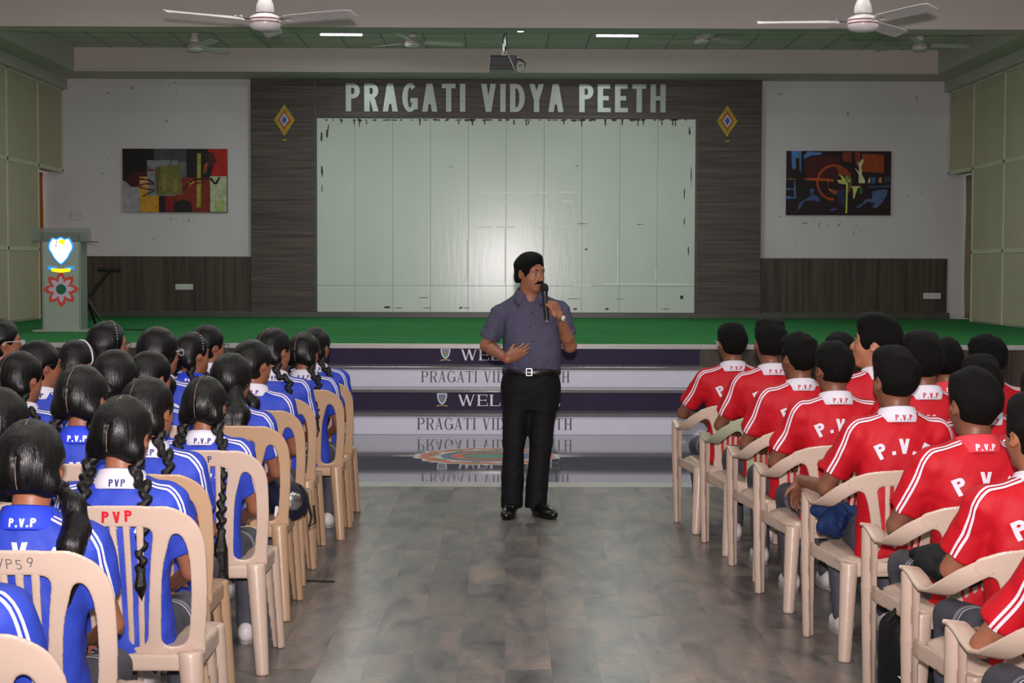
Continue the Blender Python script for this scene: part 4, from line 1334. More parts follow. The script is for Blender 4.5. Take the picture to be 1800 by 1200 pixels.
# ------------------------------------------------------------------ people
def skin_mat(name, rgb):
    m = mat(name, rgb, .48, .10, (25, 25, 25), .06, 220, .4)
    b = m.node_tree.nodes['Principled BSDF']
    b.inputs['Subsurface Weight'].default_value = .06
    b.inputs['Subsurface Radius'].default_value = (.012, .004, .002)
    return m
SKIN = [skin_mat('skin_brown', (140, 90, 65)), skin_mat('skin_dark_brown', (114, 73, 53)), skin_mat('skin_light_brown', (160, 108, 80))]
def hair_mat(name, st, bs, rough, bump, spec=.4):
    N = NT(name)
    tc = N.n('ShaderNodeTexCoord'); mp = N.n('ShaderNodeMapping'); mp.inputs['Scale'].default_value = st
    N.l(tc, 'Object', mp, 'Vector')
    nz = N.n('ShaderNodeTexNoise'); nz.inputs['Scale'].default_value = bs; nz.inputs['Detail'].default_value = 4; nz.inputs['Roughness'].default_value = .65
    N.l(mp, 'Vector', nz, 'Vector')
    rp = N.n('ShaderNodeValToRGB'); e = rp.color_ramp.elements
    e[0].position = .35; e[0].color = (.0012, .0011, .0011, 1); e[1].position = .75; e[1].color = (.0065, .0055, .005, 1)
    N.l(nz, 'Fac', rp, 'Fac'); N.l(rp, 'Color', N.b, 'Base Color')
    bp_ = N.n('ShaderNodeBump'); bp_.inputs['Strength'].default_value = bump; bp_.inputs['Distance'].default_value = .01
    N.l(nz, 'Fac', bp_, 'Height'); N.l(bp_, 'Normal', N.b, 'Normal')
    N.b.inputs['Roughness'].default_value = rough; N.b.inputs['Specular IOR Level'].default_value = spec
    return N.m
M_hair = hair_mat('black_long_hair', (1, 1, .10), 85, .36, .38, .30)
M_hairs = hair_mat('black_short_hair', (1, 1, .6), 160, .6, .8, .11)
M_braid = hair_mat('black_braided_hair', (1, 1, .35), 150, .34, .4, .32)
M_wht = mat('white_cloth', (206, 203, 212), .7, .04, (30, 30, 30), .1, 300, .2)
M_blue = mat('blue_sports_shirt', (44, 65, 170), .62, .06, (6, 6, 6), .25, 26, .25, detail=2)
M_blued = mat('blue_collar', (44, 66, 200), .6, .04, (30, 30, 30), .1, 300, .2)
M_red = mat('red_sports_shirt', (174, 14, 28), .62, .06, (6, 6, 6), .25, 26, .25, detail=2)
M_redd = mat('red_collar', (212, 60, 72), .6, .04, (30, 30, 30), .1, 300, .2)
M_ink_r = mat('collar_print_red', (170, 50, 66), .6, .05)
M_ink_b = mat('collar_print_navy', (34, 36, 110), .6, .05)
M_shoe = mat('white_shoe', (212, 208, 206), .5, .06, (10, 10, 10), .1, 60)
M_sole = mat('grey_sole', (150, 146, 142), .6, .06)
M_part = mat('scalp', (112, 90, 78), .7, .1)
M_tie = mat('black_hair_tie', (14, 14, 15), .7, .1)
M_eyew = mat('eye_white', (150, 138, 128), .4, .02)
M_iris = mat('dark_iris', (24, 16, 12), .15, .1)
M_brow = mat('black_brow', (16, 13, 12), .7, .1)
M_wire = mat('glasses_frame', (30, 28, 28), .3, .05)
M_wirew = mat('pale_glasses_frame', (206, 206, 210), .25, .05)
def trouser_mat():
    N = NT('grey_checked_trousers')
    tc = N.n('ShaderNodeTexCoord'); sp = N.n('ShaderNodeSeparateXYZ'); N.l(tc, 'Object', sp, 0)
    def band(sock, c, w_):
        a = N.n('ShaderNodeMath', operation='SUBTRACT'); a.inputs[1].default_value = c; N.l(sp, sock, a, 0)
        b = N.n('ShaderNodeMath', operation='ABSOLUTE'); N.l(a, 0, b, 0)
        d = N.n('ShaderNodeMath', operation='LESS_THAN'); d.inputs[1].default_value = w_; N.l(b, 0, d, 0)
        return d
    s0 = band('Y', .13, .004); s1 = band('Y', .16, .013)
    mx = N.n('ShaderNodeMix', data_type='RGBA'); mx.inputs[6].default_value = (*lin((66, 67, 76)), 1); mx.inputs[7].default_value = (*lin((132, 132, 140)), 1)
    N.l(s1, 0, mx, 0)
    m2 = N.n('ShaderNodeMix', data_type='RGBA'); m2.inputs[7].default_value = (*lin((208, 208, 216)), 1)
    N.l(s0, 0, m2, 0); N.l(mx, 2, m2, 6); N.l(m2, 2, N.b, 'Base Color')
    nz = N.n('ShaderNodeTexNoise'); nz.inputs['Scale'].default_value = 22; N.l(tc, 'Object', nz, 'Vector')
    bp_ = N.n('ShaderNodeBump'); bp_.inputs['Strength'].default_value = .3; bp_.inputs['Distance'].default_value = .012
    N.l(nz, 'Fac', bp_, 'Height'); N.l(bp_, 'Normal', N.b, 'Normal'); N.b.inputs['Roughness'].default_value = .7
    return N.m
M_trs = trouser_mat()

def cyl(F, a, b, ra, rb, k=.02):
    """capped cone merged into field F"""
    a = np.array(a, float); b = np.array(b, float)
    r = max(ra, rb)+k+2*F.h
    sl = F._sl(np.minimum(a, b)-r, np.maximum(a, b)+r)
    if sl is None: return
    X, Y, Z = F._g(sl); ab = b-a; L = np.linalg.norm(ab); ab = ab/L
    t = (X-a[0])*ab[0]+(Y-a[1])*ab[1]+(Z-a[2])*ab[2]
    rad = np.sqrt(np.maximum((X-a[0])**2+(Y-a[1])**2+(Z-a[2])**2-t*t, 0))
    d = np.maximum(rad-(ra+np.clip(t/L, 0, 1)*(rb-ra)), np.maximum(-t, t-L))
    F.put(sl, d, k, 'u')

def np3(M): return [[M[i][j] for j in range(3)] for i in range(3)]
def head_prims(F, M, sc=1.0, fem=False, detail=True):
    """skull, face and ears; +y is the face"""
    Rm = np3(M.to_3x3())
    def T(p): return tuple(M @ Vector([v*sc for v in p]))
    def E(c, r, k=.015, mode='u', rot=None):
        rm = Rm if rot is None else np3(M.to_3x3() @ rot)
        F.el(T(c), [v*sc for v in r], rm, k*sc, mode)
    def C(a, b, ra, rb, k=.012, mode='u'): F.rc(T(a), T(b), ra*sc, rb*sc, k*sc, mode)
    E((0, -.008, .018), (.074, .094, .094))
    E((0, .03, -.045), (.056, .06, .062), .03)
    E((0, .062, -.092), (.024, .022, .020), .03)
    for s_ in (-1, 1):
        E((s_*.034, .052, -.028), (.026, .026, .026), .02)
    C((-.036, .070, .022), (.036, .070, .022), .016, .016, .02)
    C((0, .082, .008), (0, .105, -.034), .008, .0125, .012)
    for s_ in (-1, 1):
        E((s_*.011, .095, -.038), (.009, .010, .008), .008)
        E((s_*.031, .097, .001), (.016, .014, .0085), .010, 's')
    C((-.018, .086, -.064), (.018, .086, -.064), .008, .008, .010)
    C((-.015, .085, -.075), (.015, .085, -.075), .009, .009, .010)
    for s_ in (-1, 1):
        rot = Matrix.Rotation(-s_*.35, 3, 'Z') @ Matrix.Rotation(.2, 3, 'X')
        E((s_*.079, -.004, -.008), (.008, .019, .031), .006, 'u', rot)
        if detail: E((s_*.086, .0, -.006), (.006, .010, .017), .004, 's', rot)

def hand(F, wr, d, n, ts, curl=(.25, .35, .3), sc=1.0, spread=.0, thumb_curl=.3, r=.0085, tdir=None):
    """palm with four fingers and a thumb; d finger direction, n palm normal, ts thumb side"""
    d = Vector(d).normalized(); n = Vector(n); n = (n-d*n.dot(d)).normalized(); s_ = d.cross(n).normalized()*ts
    wr = Vector(wr)
    Rm = [[s_[i], d[i], n[i]] for i in range(3)]
    F.el(wr+d*.05*sc, (.041*sc, .056*sc, .017*sc), Rm, .012*sc)
    F.el(wr+d*.028*sc+s_*.02*sc+n*.006*sc, (.022*sc, .03*sc, .016*sc), Rm, .012*sc)
    offs = (.029, .0095, -.0095, -.027); lens = (.066, .076, .070, .054)
    for i in range(4):
        p = wr+d*(.086-.006*abs(i-1.2))*sc+s_*offs[i]*sc
        ang = 0.0
        L = lens[i]*sc; fr = (.46, .30, .24)
        side = s_*spread*(1.2-i)
        pts = [p-d*.02*sc, p]; rs = [r*sc*1.1, r*sc*1.08]
        for j in range(3):
            ang += curl[j]*(1+.08*i)
            dr = (d*math.cos(ang)+n*math.sin(ang)+side).normalized()
            p = p+dr*L*fr[j]; pts.append(p); rs.append(r*sc*(1.0-.09*(j+1)))
        F.path(pts, rs, .004*sc)
    p = wr+d*.026*sc+s_*.030*sc
    dr = (d*.65+s_*.75).normalized() if tdir is None else Vector(tdir).normalized()
    pts = [p-dr*.01*sc, p]; rs = [.013*sc, .0125*sc]
    for j in range(2):
        p = p+dr*(.038 if j == 0 else .028)*sc
        pts.append(p); rs.append((.0105 if j == 0 else .0085)*sc)
        dr = (dr+n*thumb_curl+d*.2).normalized()
    F.path(pts, rs, .006*sc)

def strip_mesh(rows):
    mb = MB()
    for i in range(len(rows)-1):
        a, b = rows[i], rows[i+1]
        if None in a or None in b: continue
        mb.add([a[0], a[1], b[1], b[0]], [(0, 1, 2, 3)], True)
    return mb

def hit_out(bvh, p, d, off=.0032):
    h, n, _, _ = bvh.ray_cast(Vector(p), Vector(d).normalized(), .3)
    if h is None: return None
    n = n if n.dot(Vector(d)) > 0 else -n
    return h+n*off

def collar_mesh(zc, cy, rx=.066, ry=.062, h=.05, tilt=.35):
    """folded polo collar, open at the front (+y)"""
    mb = MB(); n = 40; rows = []
    prof = [(0.0, h*.92), (.004, h), (.010, h*.96), (.026, h*.35), (.033, -.004), (.028, -.010), (.018, h*.2)]
    for i in range(n+1):
        q = -PI/2+R(-158+316*i/n)
        c, s_ = math.cos(q), math.sin(q)
        front = max(0, s_)
        rows.append([(c*(rx+p), cy+s_*(ry+p)+.01*front, zc+z-tilt*(s_+.2)*.05*1.0-front*.02) for p, z in prof])
    m = len(prof)
    vs = [v for r_ in rows for v in r_]; fs = []
    for i in range(n):
        for j in range(m-1): fs.append((i*m+j, i*m+j+1, (i+1)*m+j+1, (i+1)*m+j))
    mb.add(vs, fs, True)
    return mb

def glasses(root, HM, sc, m):
    mb = MB()
    for s_ in (-1, 1):
        mb.tube([HM @ Vector((s_*.033*sc+.022*sc*math.cos(q), .104*sc, .0+.017*sc*math.sin(q))) for q in [k*PI/8 for k in range(17)]], .0017*sc, 6)
        mb.tube([HM @ Vector(v) for v in ((s_*.055*sc, .102*sc, .006*sc), (s_*.078*sc, .085*sc, .010*sc), (s_*.084*sc, .0, .008*sc), (s_*.084*sc, -.012*sc, -.01*sc))], .0018*sc, 6)
    mb.tube([HM @ Vector(v) for v in ((-.011*sc, .106*sc, .004), (0, .109*sc, .007*sc), (.011*sc, .106*sc, .004))], .0017*sc, 6)
    return mb.build('glasses', m, root)

def eyes(root, HM, sc):
    for s_ in (-1, 1):
        c = HM @ Vector((s_*.031*sc, .0718*sc, .0*sc))
        e = MB().lathe([(.0125*sc*math.sin(q), .0125*sc*math.cos(q)) for q in [k*PI/10 for k in range(11)]], 14).build('eye', M_eyew, root, c)
        ii = MB().lathe([(0, .0016*sc), (.0045*sc, .0012*sc), (.0058*sc, -.0006*sc)], 12).build('iris', M_iris, e)
        ii.matrix_local = Matrix.Translation(HM.to_3x3() @ Vector((0, .0122*sc, 0))) @ HM.to_3x3().to_4x4() @ Matrix.Rotation(-PI/2, 4, 'X')
        MB().tube([HM @ Vector(((s_*x)*sc, y*sc, z*sc)) for x, y, z in ((.014, .0875, .018), (.030, .0885, .0245), (.047, .078, .019))], [.0035*sc, .0042*sc, .002*sc], 8).build('eyebrow', M_brow, root)

def braid(root, pts, r0, seedv=0, tail=.09, tie=M_tie, name='braid'):
    P = [Vector(p) for p in pts]
    # resample
    L = [0]
    for i in range(len(P)-1): L.append(L[-1]+(P[i+1]-P[i]).length)
    tot = L[-1]
    def at_(s_):
        s_ = min(max(s_, 0), tot)
        for i in range(len(P)-1):
            if s_ <= L[i+1]+1e-9:
                return P[i].lerp(P[i+1], (s_-L[i])/max(L[i+1]-L[i], 1e-6))
        return P[-1]
    lo = np.min(np.array([list(p) for p in P]), 0)-.07; hi = np.max(np.array([list(p) for p in P]), 0)+.07; lo[2] -= tail
    F = Fld(lo, hi, .0063)
    n = max(4, int(tot/.024))
    for i in range(n+1):
        s_ = tot*i/n
        p = at_(s_); t = (at_(s_+.01)-at_(s_-.01)).normalized()
        side = t.cross(Vector((0, 1, 0)))
        side = side.normalized() if side.length > .1 else Vector((1, 0, 0))
        sg = 1 if i % 2 else -1
        rr = r0*(1-.28*i/n)
        nn = side.cross(t).normalized()
        ax = (t*.8+side*sg*-.6).normalized(); bx_ = nn.cross(ax).normalized()
        Rm = [[bx_[j], nn[j], ax[j]] for j in range(3)]
        F.el(p+side*sg*rr*.36, (rr*.70, rr*.8, rr*1.25), Rm, .003)
    if tail < .15: F.path([P[-1], P[-1]+Vector((0, -.005, -tail*.5)), P[-1]+Vector((.004, -.004, -tail))], [r0*.55, r0*.85, r0*.12], .006)
    else: F.path([P[-1], P[-1]+Vector((0, -.006, -tail*.25)), P[-1]+Vector((.004, -.004, -tail*.65)), P[-1]+Vector((.014, 0, -tail))], [r0*.6, r0*1.4, r0*1.35, r0*.3], .006); F.noise(.002, 90, 5, (1.5, 1.5, .3))
    o = link(name, F.mesh(name, M_braid, 1), None, root)
    MB().tube([P[-1]+Vector((0, 0, .008)), P[-1]+Vector((0, 0, -.008))], r0*.66, 12).build('hair_tie', tie, o)
    return o

PERSON_TOP = 1.292
def student(label, kind, style, group, head=(0, 0, 0), arms=None, lean=-.06, collar='w', h=.0132, seed=0, skin=0, face=False, specs=None,
            band=None, letters=True, slim=1.0, ldz=0.0, headfwd=.03, legs='normal'):
    """seated pupil facing +y; origin on the floor under the seat; returns root"""
    girl = kind == 'g'
    r_ = random.Random(seed*13+5)
    def cy(z): return -.085+lean*(z-.43)
    aw = (.91 if girl else .95)*slim
    shw = (.152 if girl else .166)*slim
    ys = cy(.95)
    hz = 1.158
    hy = cy(1.0)+headfwd
    HM = Matrix.Translation((0, hy, hz)) @ Matrix.Rotation(R(head[0]), 4, 'Z') @ Matrix.Rotation(R(head[1]), 4, 'X') @ Matrix.Rotation(R(head[2]), 4, 'Y')
    hs = 1.04 if girl else 1.09
    if arms is None:
        arms = {}
    def arm(s_):
        if s_ in arms: return arms[s_]
        return ((s_*(shw+.055), ys+.09, .695), (s_*.095, ys+.31, .605))
    # ---- body (skin)
    F = Fld((-.46, -.34, .42), (.46, .46, 1.36), h)
    F.loft([.44, .55, .75, .90, .97, 1.02], [0]*6, [cy(z) for z in (.44, .55, .75, .90, .97, 1.02)], [.13*aw, .13*aw, .14*aw, .15*aw, .12*aw, .06], [.085, .085, .085, .085, .065, .055])
    F.rc((0, cy(.98), .97), HM @ Vector((0, -.012, -.06)), .056, .050 if girl else .054, .02)
    head_prims(F, HM, hs, girl, h < .011)
    joints = {}
    for s_ in (-1, 1):
        a3 = arm(s_); el, wr = a3[:2]
        sh = (s_*shw, ys, .945)
        joints[s_] = (Vector(sh), Vector(el), Vector(wr))
        ar = .85 if girl else .95
        F.rc(sh, el, .046*ar, .038*ar, .015); F.rc(el, wr, .038*ar, .025*ar, .012)
        d = (Vector(wr)-Vector(el)).normalized() if len(a3) < 3 else Vector(a3[2])
        hand(F, Vector(wr), d, (0, .1, -1), -s_, (.25, .4, .35), .95, 0, .3, .0085 if h < .009 else .011)
    body = link('person', F.mesh('person', SKIN[skin], 2))
    tag(body, label, 'person', group)
    # ---- shirt
    Ms = M_blue if girl else M_red
    Fs = Fld((-.36, -.34, .40), (.36, .30, 1.10), h)
    zs = [.42, .50, .60, .72, .83, .91, .96, .995, 1.03]
    ax_ = [.172, .170, .158, .160, .176, .182, .168, .125, .072] if girl else [.170, .166, .160, .166, .184, .192, .178, .132, .074]
    by = [.128, .122, .110, .106, .110, .106, .096, .08, .064]
    Fs.loft(zs, [0]*9, [cy(z) for z in zs], [v*aw*(1.04 if girl else 1) for v in ax_], by, .02, 2.3)
    for s_ in (-1, 1):
        sh, el, wr = joints[s_]
        e2 = sh.lerp(el, .74 if not girl else .66)
        Fs.rc((s_*.10*aw, ys, .965), sh, .055, .062, .03)
        Fs.rc(sh, sh.lerp(el, .25), .062, .062, .02)
        cyl(Fs, sh, e2, .063, .062 if girl else .068, .018)
    Fs.noise(.0042, 30, seed, (1, 1, .55))
    Fs.noise(.0022, 75, seed+50, (1, 1, .8))
    sm_ = Fs.mesh('shirt', Ms, 2)
    shirt = link('shirt', sm_, None, body)
    bv = bvh_of(sm_)
    # collar
    cm_ = M_wht if collar == 'w' else (M_blued if girl else M_redd)
    co = collar_mesh(.990, cy(1.0)+.006, .066, .064, .058).build('collar', cm_, shirt)
    cb = bvh_of(co.data)
    ps = [p for ch, q, _ in text_polys('P.V.P' if not (seed % 3 == 0) else 'PVP', .023, .24, .18, 0, .62, .2, None, 0.004, 1.003) for p in q]
    ink = (M_ink_b if girl else M_ink_r) if collar == 'w' else M_txt_w
    decal(ps, cb, (0, -.5, 0), (1, 0, 0), (0, 0, 1), (0, 1, 0), .0012).build('collar_lettering', ink, shirt)
    # back lettering on an arc
    if letters:
        for ch, ang in (('P', 26), ('.', 13), ('V', 0), ('.', -13), ('P', -26)):
            g, w_ = glyph(ch, .24, .2, 0, .66)
            hh = .062
            ps = []
            Rr = .21
            for p in g:
                q = []
                for (u, v) in p:
                    u2, v2 = (u-w_/2)*hh, v*hh-hh/2-(.0 if ch != '.' else 0)
                    c_, s2 = math.cos(R(ang)), math.sin(R(ang))
                    bxx, bzz = -Rr*math.sin(R(ang)), Rr*math.cos(R(ang))
                    q.append((bxx+u2*c_-v2*s2, .686+ldz+bzz+u2*s2+v2*c_))
                ps.append(q)
            dc = decal(ps, bv, (0, -.6, 0), (1, 0, 0), (0, 0, 1), (0, 1, 0), .003)
            if dc.v: dc.build('back_letter', M_wht, shirt)
    # white stripes along shoulder and sleeve
    for s_ in (-1, 1):
        sh, el, wr = joints[s_]
        for k, (o0, wd) in enumerate(((-.016, .0045), (.000, .0045))):
            rows = []
            for i in range(36):
                t = i/35
                if t < .45:
                    u = t/.45
                    p = Vector((s_*.072, cy(1.0)-.005, .99)).lerp(sh+Vector((0, 0, .0)), u)
                    d = Vector((s_*.15*u, -.45, 1))
                    lat = Vector((0, 1, 0))
                else:
                    u = (t-.45)/.55
                    p = sh.lerp(el, u*(.73 if not girl else .65))
                    m_ = min(1, u*1.8); m_ = m_*m_*(3-2*m_)
                    d = Vector((s_*1.0*m_+s_*.15*(1-m_), -.45-.25*m_, 1-m_*.9))
                    ad = (el-sh).normalized()
                    lat = ad.cross(Vector((s_, 0, 0))).normalized()
                    lat = lat if lat.y > 0 else -lat
                    lat = Vector((0, 1, 0)).lerp(lat, m_).normalized()
                rows.append((hit_out(bv, p+lat*(o0-wd-.012), d), hit_out(bv, p+lat*(o0+wd-.012), d)))
            strip_mesh(rows).build('sleeve_stripe', M_wht, shirt)
    # ---- trousers
    Ft = Fld((-.32, -.28, .02), (.32, .62, .62), .017)
    Ft.loft([.42, .47, .56], [0]*3, [-.07, -.075, -.08], [.165*aw, .165*aw, .145*aw], [.13, .12, .105])
    shoes = []
    for s_ in (-1, 1):
        kx = .115
        kn = (s_*kx, .33, .485)
        if legs == 'tucked': an = (s_*.09, .12, .10)
        else: an = (s_*.105, .33+r_.uniform(-.08, .04), .09)
        Ft.rc((s_*.085, -.05, .495), kn, .082, .064, .03); Ft.rc(kn, an, .062, .052, .02)
        shoes.append(an)
    Ft.cut((0, 0, .055), (0, 0, -1))
    Ft.noise(.004, 34, seed+9)
    link('trousers', Ft.mesh('trousers', M_trs, 2), None, body)
    for an in shoes:
        Fx = Fld((an[0]-.09, an[1]-.13, -.02), (an[0]+.09, an[1]+.25, .13), .0115)
        Fx.el((an[0], an[1]+.05, .038), (.043, .125, .042), None, .02)
        Fx.el((an[0], an[1]-.02, .06), (.038, .06, .05), None, .03)
        Fx.cut((0, 0, .002), (0, 0, -1))
        so_ = link('shoe', Fx.mesh('shoe', M_shoe, 1), None, body)
        MB().poly([(an[0]+.044*math.cos(q), an[1]+.045+.125*math.sin(q)) for q in [k*PI/10 for k in range(20)]], 0, .02)
        mbs = MB(); nq = 20
        vs = [(an[0]+.045*math.cos(2*PI*k/nq), an[1]+.05+.128*math.sin(2*PI*k/nq), z) for z in (0.001, .018) for k in range(nq)]
        mbs.add(vs, [(k, (k+1) % nq, nq+(k+1) % nq, nq+k) for k in range(nq)]+[tuple(range(nq))[::-1], tuple(range(nq, 2*nq))])
        mbs.build('sole', M_sole, so_)
    # ---- hair
    hh_ = .007 if h < .01 else .0088
    if girl:
        Fh = Fld((-.13, -.17, -.16), (.13, .14, .16), hh_)
        Fh.el((0, -.014, .022), (.092, .110, .108), None, .01)
        Fh.el((0, -.048, -.012), (.080, .066, .072), None, .03)
        Fh.el((0, .098, -.045), (.088, .080, .108), None, .02, 's')        # face opening
        for s_ in (-1, 1):
            if style not in ('loose',):
                Fh.el((s_*.092, .002, -.045), (.034, .050, .054), None, .015, 's')
        Fh.el((0, -.08, -.125), (.062, .10, .064), None, .015, 's')
        if style in ('braids', 'braidsl', 'pony2'):
            for s_ in (-1, 1):
                Fh.el((s_*.070, -.058, -.040), (.028, .032, .036), None, .025)
            Fh.rc((0, -.02, .135), (0, -.125, .03), .003, .003, .008, 's'); Fh.rc((0, -.125, .03), (0, -.115, -.06), .003, .003, .008, 's')
        if style == 'pony1' or style == 'bun':
            Fh.el((0, -.105, -.035), (.035, .04, .04), None, .03)
        if style == 'loose':
            Fh2 = None
        Fh.noise(.0016, 90, seed, (1.3, .6, .35)); Fh.noise(.0018, 40, seed+3, (1, 1, .5))
        hm = Fh.mesh('hair', M_hair, 2)
        hb = bvh_of(hm)
        hm.transform(HM @ Matrix.Scale(hs, 4))
        hair = link('hair', hm, None, body)
        if style in ('braids', 'braidsl', 'pony2'):
            rows = []
            for i in range(16):
                q = R(70+132*i/15)
                d = Vector((0, math.cos(q), math.sin(q)))
                wz = .0015+.0005*math.sin(i*2.1)
                a = hit_out(hb, Vector((-wz, -.012, .0)), d, .0022); b = hit_out(hb, Vector((wz, -.012, .0)), d, .0022)
                rows.append((HM @ (a*hs) if a else None, HM @ (b*hs) if b else None))
            strip_mesh(rows).build('parting', M_part, hair)
        bk = cy(.9)-.125      # back of shirt
        def hp(x, y, z): return HM @ (Vector((x, y, z))*hs)
        if style in ('braids', 'braidsl'):
            Lb = .74 if style == 'braids' else .62
            for s_ in (-1, 1):
                braid(hair, [hp(s_*.074, -.055, -.055), hp(s_*.082, -.07, -.12), Vector((s_*.10, bk+.03, 1.0)), Vector((s_*.10, bk-.012, .92)), Vector((s_*.095, bk-.025, Lb+.05)), Vector((s_*.092, bk-.02, Lb))], .0235, seed, .10 if style == 'braids' else .30)
        elif style == 'braidr':
            braid(hair, [hp(.07, -.06, -.06), hp(.08, -.08, -.12), Vector((.10, bk+.03, 1.0)), Vector((.10, bk-.012, .92)), Vector((.095, bk-.02, .78))], .019, seed, .12)
            Fh2 = None
        elif style == 'pony2':
            for s_ in (-1, 1):
                a = hp(s_*.085, -.045, -.045)
                MB().tube([a, a+(HM.to_3x3() @ Vector((s_*.022, -.01, -.006)))], .020, 14).build('hair_tie', M_tie, hair)
                Fp = Fld((-.30, -.36, .72), (.30, .2, 1.25), .008)
                p0 = a+(HM.to_3x3() @ Vector((s_*.012, -.01, -.004)))
                Fp.path([p0, p0+Vector((s_*.04, -.02, -.04)), p0+Vector((s_*.055, -.045, -.11)), Vector((s_*.145, bk+.01, .96)), Vector((s_*.15, bk-.01, .87)), Vector((s_*.14, bk-.01, .79))], [.016, .030, .038, .036, .024, .005], .02)
                Fp.noise(.002, 90, seed, (1.5, 1.5, .3))
                link('ponytail', Fp.mesh('ponytail', M_hair, 1), None, hair)
        elif style in ('pony1',):
            a = hp(0, -.125, -.045)
            MB().tube([a+Vector((0, .01, .005)), a+Vector((0, -.014, -.01))], .020, 14).build('hair_tie', M_wht if seed % 2 else M_tie, hair)
            Fp = Fld((-.12, -.36, .6), (.16, .2, 1.25), .008)
            Fp.path([a, a+Vector((0, -.03, -.04)), Vector((.02, bk-.01, .96)), Vector((.03, bk-.025, .86)), Vector((.03, bk-.02, .74))], [.016, .030, .034, .028, .005], .02)
            Fp.noise(.002, 90, seed, (1.5, 1.5, .3))
            link('ponytail', Fp.mesh('ponytail', M_hair, 1), None, hair)
        elif style == 'loose':
            Fp = Fld((-.16, -.36, .70), (.16, .2, 1.25), .009)
            c0 = hp(0, -.05, -.04)
            for s_ in (-1, 0, 1):
                Fp.path([hp(s_*.05, -.05, 0), hp(s_*.06, -.07, -.09), Vector((s_*.06, bk+.015, 1.0)), Vector((s_*.055, bk-.01, .9)), Vector((s_*.04, bk-.005, .80))], [.03, .045, .045, .036, .012], .03)
            Fp.noise(.0025, 80, seed, (1.5, 1.5, .25))
            link('loose_hair', Fp.mesh('loose_hair', M_hair, 1), None, hair)
        elif style == 'bun':
            Fb = Fld((-.08, -.2, -.12), (.08, -.04, .06), .006)
            for k in range(14):
                q = k*.9
                Fb.el((.024*math.cos(q), -.125, -.04+.022*math.sin(q)), (.022, .02, .018), None, .005)
            bm_ = Fb.mesh('bun', M_braid, 1); bm_.transform(HM @ Matrix.Scale(hs, 4)); link('bun', bm_, None, hair)
        if band is not None:
            rows = []
            pts = []
            for i in range(25):
                q = R(-12+204*i/24)
                p = hit_out(hb, Vector((0, -.005, .0)), Vector((math.cos(q), .18, math.sin(q))), .002)
                if p: pts.append(HM @ (p*hs))
            if band == 'beads':
                mb_ = MB()
                for p in pts[4:-4]:
                    mb_.lathe([(0, -.0045), (.0045, 0), (0, .0045)], 8, tuple(p))
                MB().tube(pts, .003, 6).build('hairband', M_tie, hair)
                mb_.build('band_beads', M_wirew, hair)['kind'] = 'stuff'
            else:
                MB().tube(pts, .0045, 8).build('hairband', M_wht if band == 'white' else M_tie, hair)
    else:
        Fh = Fld((-.12, -.15, -.12), (.12, .14, .165), hh_)
        Fh.el((0, -.012, .026), (.083, .106, .101), None, .01)
        Fh.el((0, .03, .075), (.068, .066, .045), None, .03)
        Fh.el((0, .115, -.035), (.085, .062, .092), None, .012, 's')
        for s_ in (-1, 1):
            Fh.el((s_*.090, -.004, -.040), (.026, .050, .046), None, .016, 's')      # round the ears
        Fh.el((0, -.03, -.132), (.12, .13, .066), None, .02, 's')                  # nape line
        if style == 'fuzzy': Fh.noise(.003, 110, seed)
        elif style == 'tuft':
            Fh.el((0, .03, .10), (.07, .07, .035), None, .03); Fh.noise(.003, 80, seed, (1, .5, 1))
        else: Fh.noise(.0022, 90, seed, (1, .6, 1))
        hm = Fh.mesh('hair', M_hairs, 1)
        hm.transform(HM @ Matrix.Scale(hs, 4))
        hair = link('hair', hm, None, body)
    if face: eyes(body, HM, hs)
    if specs: glasses(body, HM, hs, M_wirew if specs == 'w' else M_wire)
    body['head_y'] = hy
    return body, HM
# ------------------------------------------------------------------ the speaker
def dot_shirt():
    N = NT('navy_dotted_shirt')
    tc = N.n('ShaderNodeTexCoord'); sp = N.n('ShaderNodeSeparateXYZ'); N.l(tc, 'Object', sp, 0)
    def lat(op, k):
        a = N.n('ShaderNodeMath', operation=op); N.l(sp, 'X', a, 0); N.l(sp, 'Z', a, 1)
        b = N.n('ShaderNodeMath', operation='MULTIPLY'); b.inputs[1].default_value = k; N.l(a, 0, b, 0)
        c = N.n('ShaderNodeMath', operation='FRACT'); N.l(b, 0, c, 0)
        d = N.n('ShaderNodeMath', operation='SUBTRACT'); d.inputs[1].default_value = .5; N.l(c, 0, d, 0)
        e = N.n('ShaderNodeMath', operation='ABSOLUTE'); N.l(d, 0, e, 0)
        return e
    a, b = lat('ADD', 62), lat('SUBTRACT', 62)
    m = N.n('ShaderNodeMath', operation='MAXIMUM'); N.l(a, 0, m, 0); N.l(b, 0, m, 1)
    t = N.n('ShaderNodeMath', operation='LESS_THAN'); t.inputs[1].default_value = .215; N.l(m, 0, t, 0)
    mx = N.n('ShaderNodeMix', data_type='RGBA'); mx.inputs[6].default_value = (*lin((44, 42, 62)), 1); mx.inputs[7].default_value = (*lin((140, 140, 164)), 1)
    N.l(t, 0, mx, 0); N.l(mx, 2, N.b, 'Base Color')
    nz = N.n('ShaderNodeTexNoise'); nz.inputs['Scale'].default_value = 16; nz.inputs['Detail'].default_value = 2; N.l(tc, 'Object', nz, 'Vector')
    bp_ = N.n('ShaderNodeBump'); bp_.inputs['Strength'].default_value = .35; bp_.inputs['Distance'].default_value = .02
    N.l(nz, 'Fac', bp_, 'Height'); N.l(bp_, 'Normal', N.b, 'Normal'); N.b.inputs['Roughness'].default_value = .7; N.b.inputs['Specular IOR Level'].default_value = .2
    return N.m
M_dot = dot_shirt()
M_blk = mat('black_trouser_cloth', (15, 15, 16), .75, .1, (20, 20, 20), .25, 18, .2)
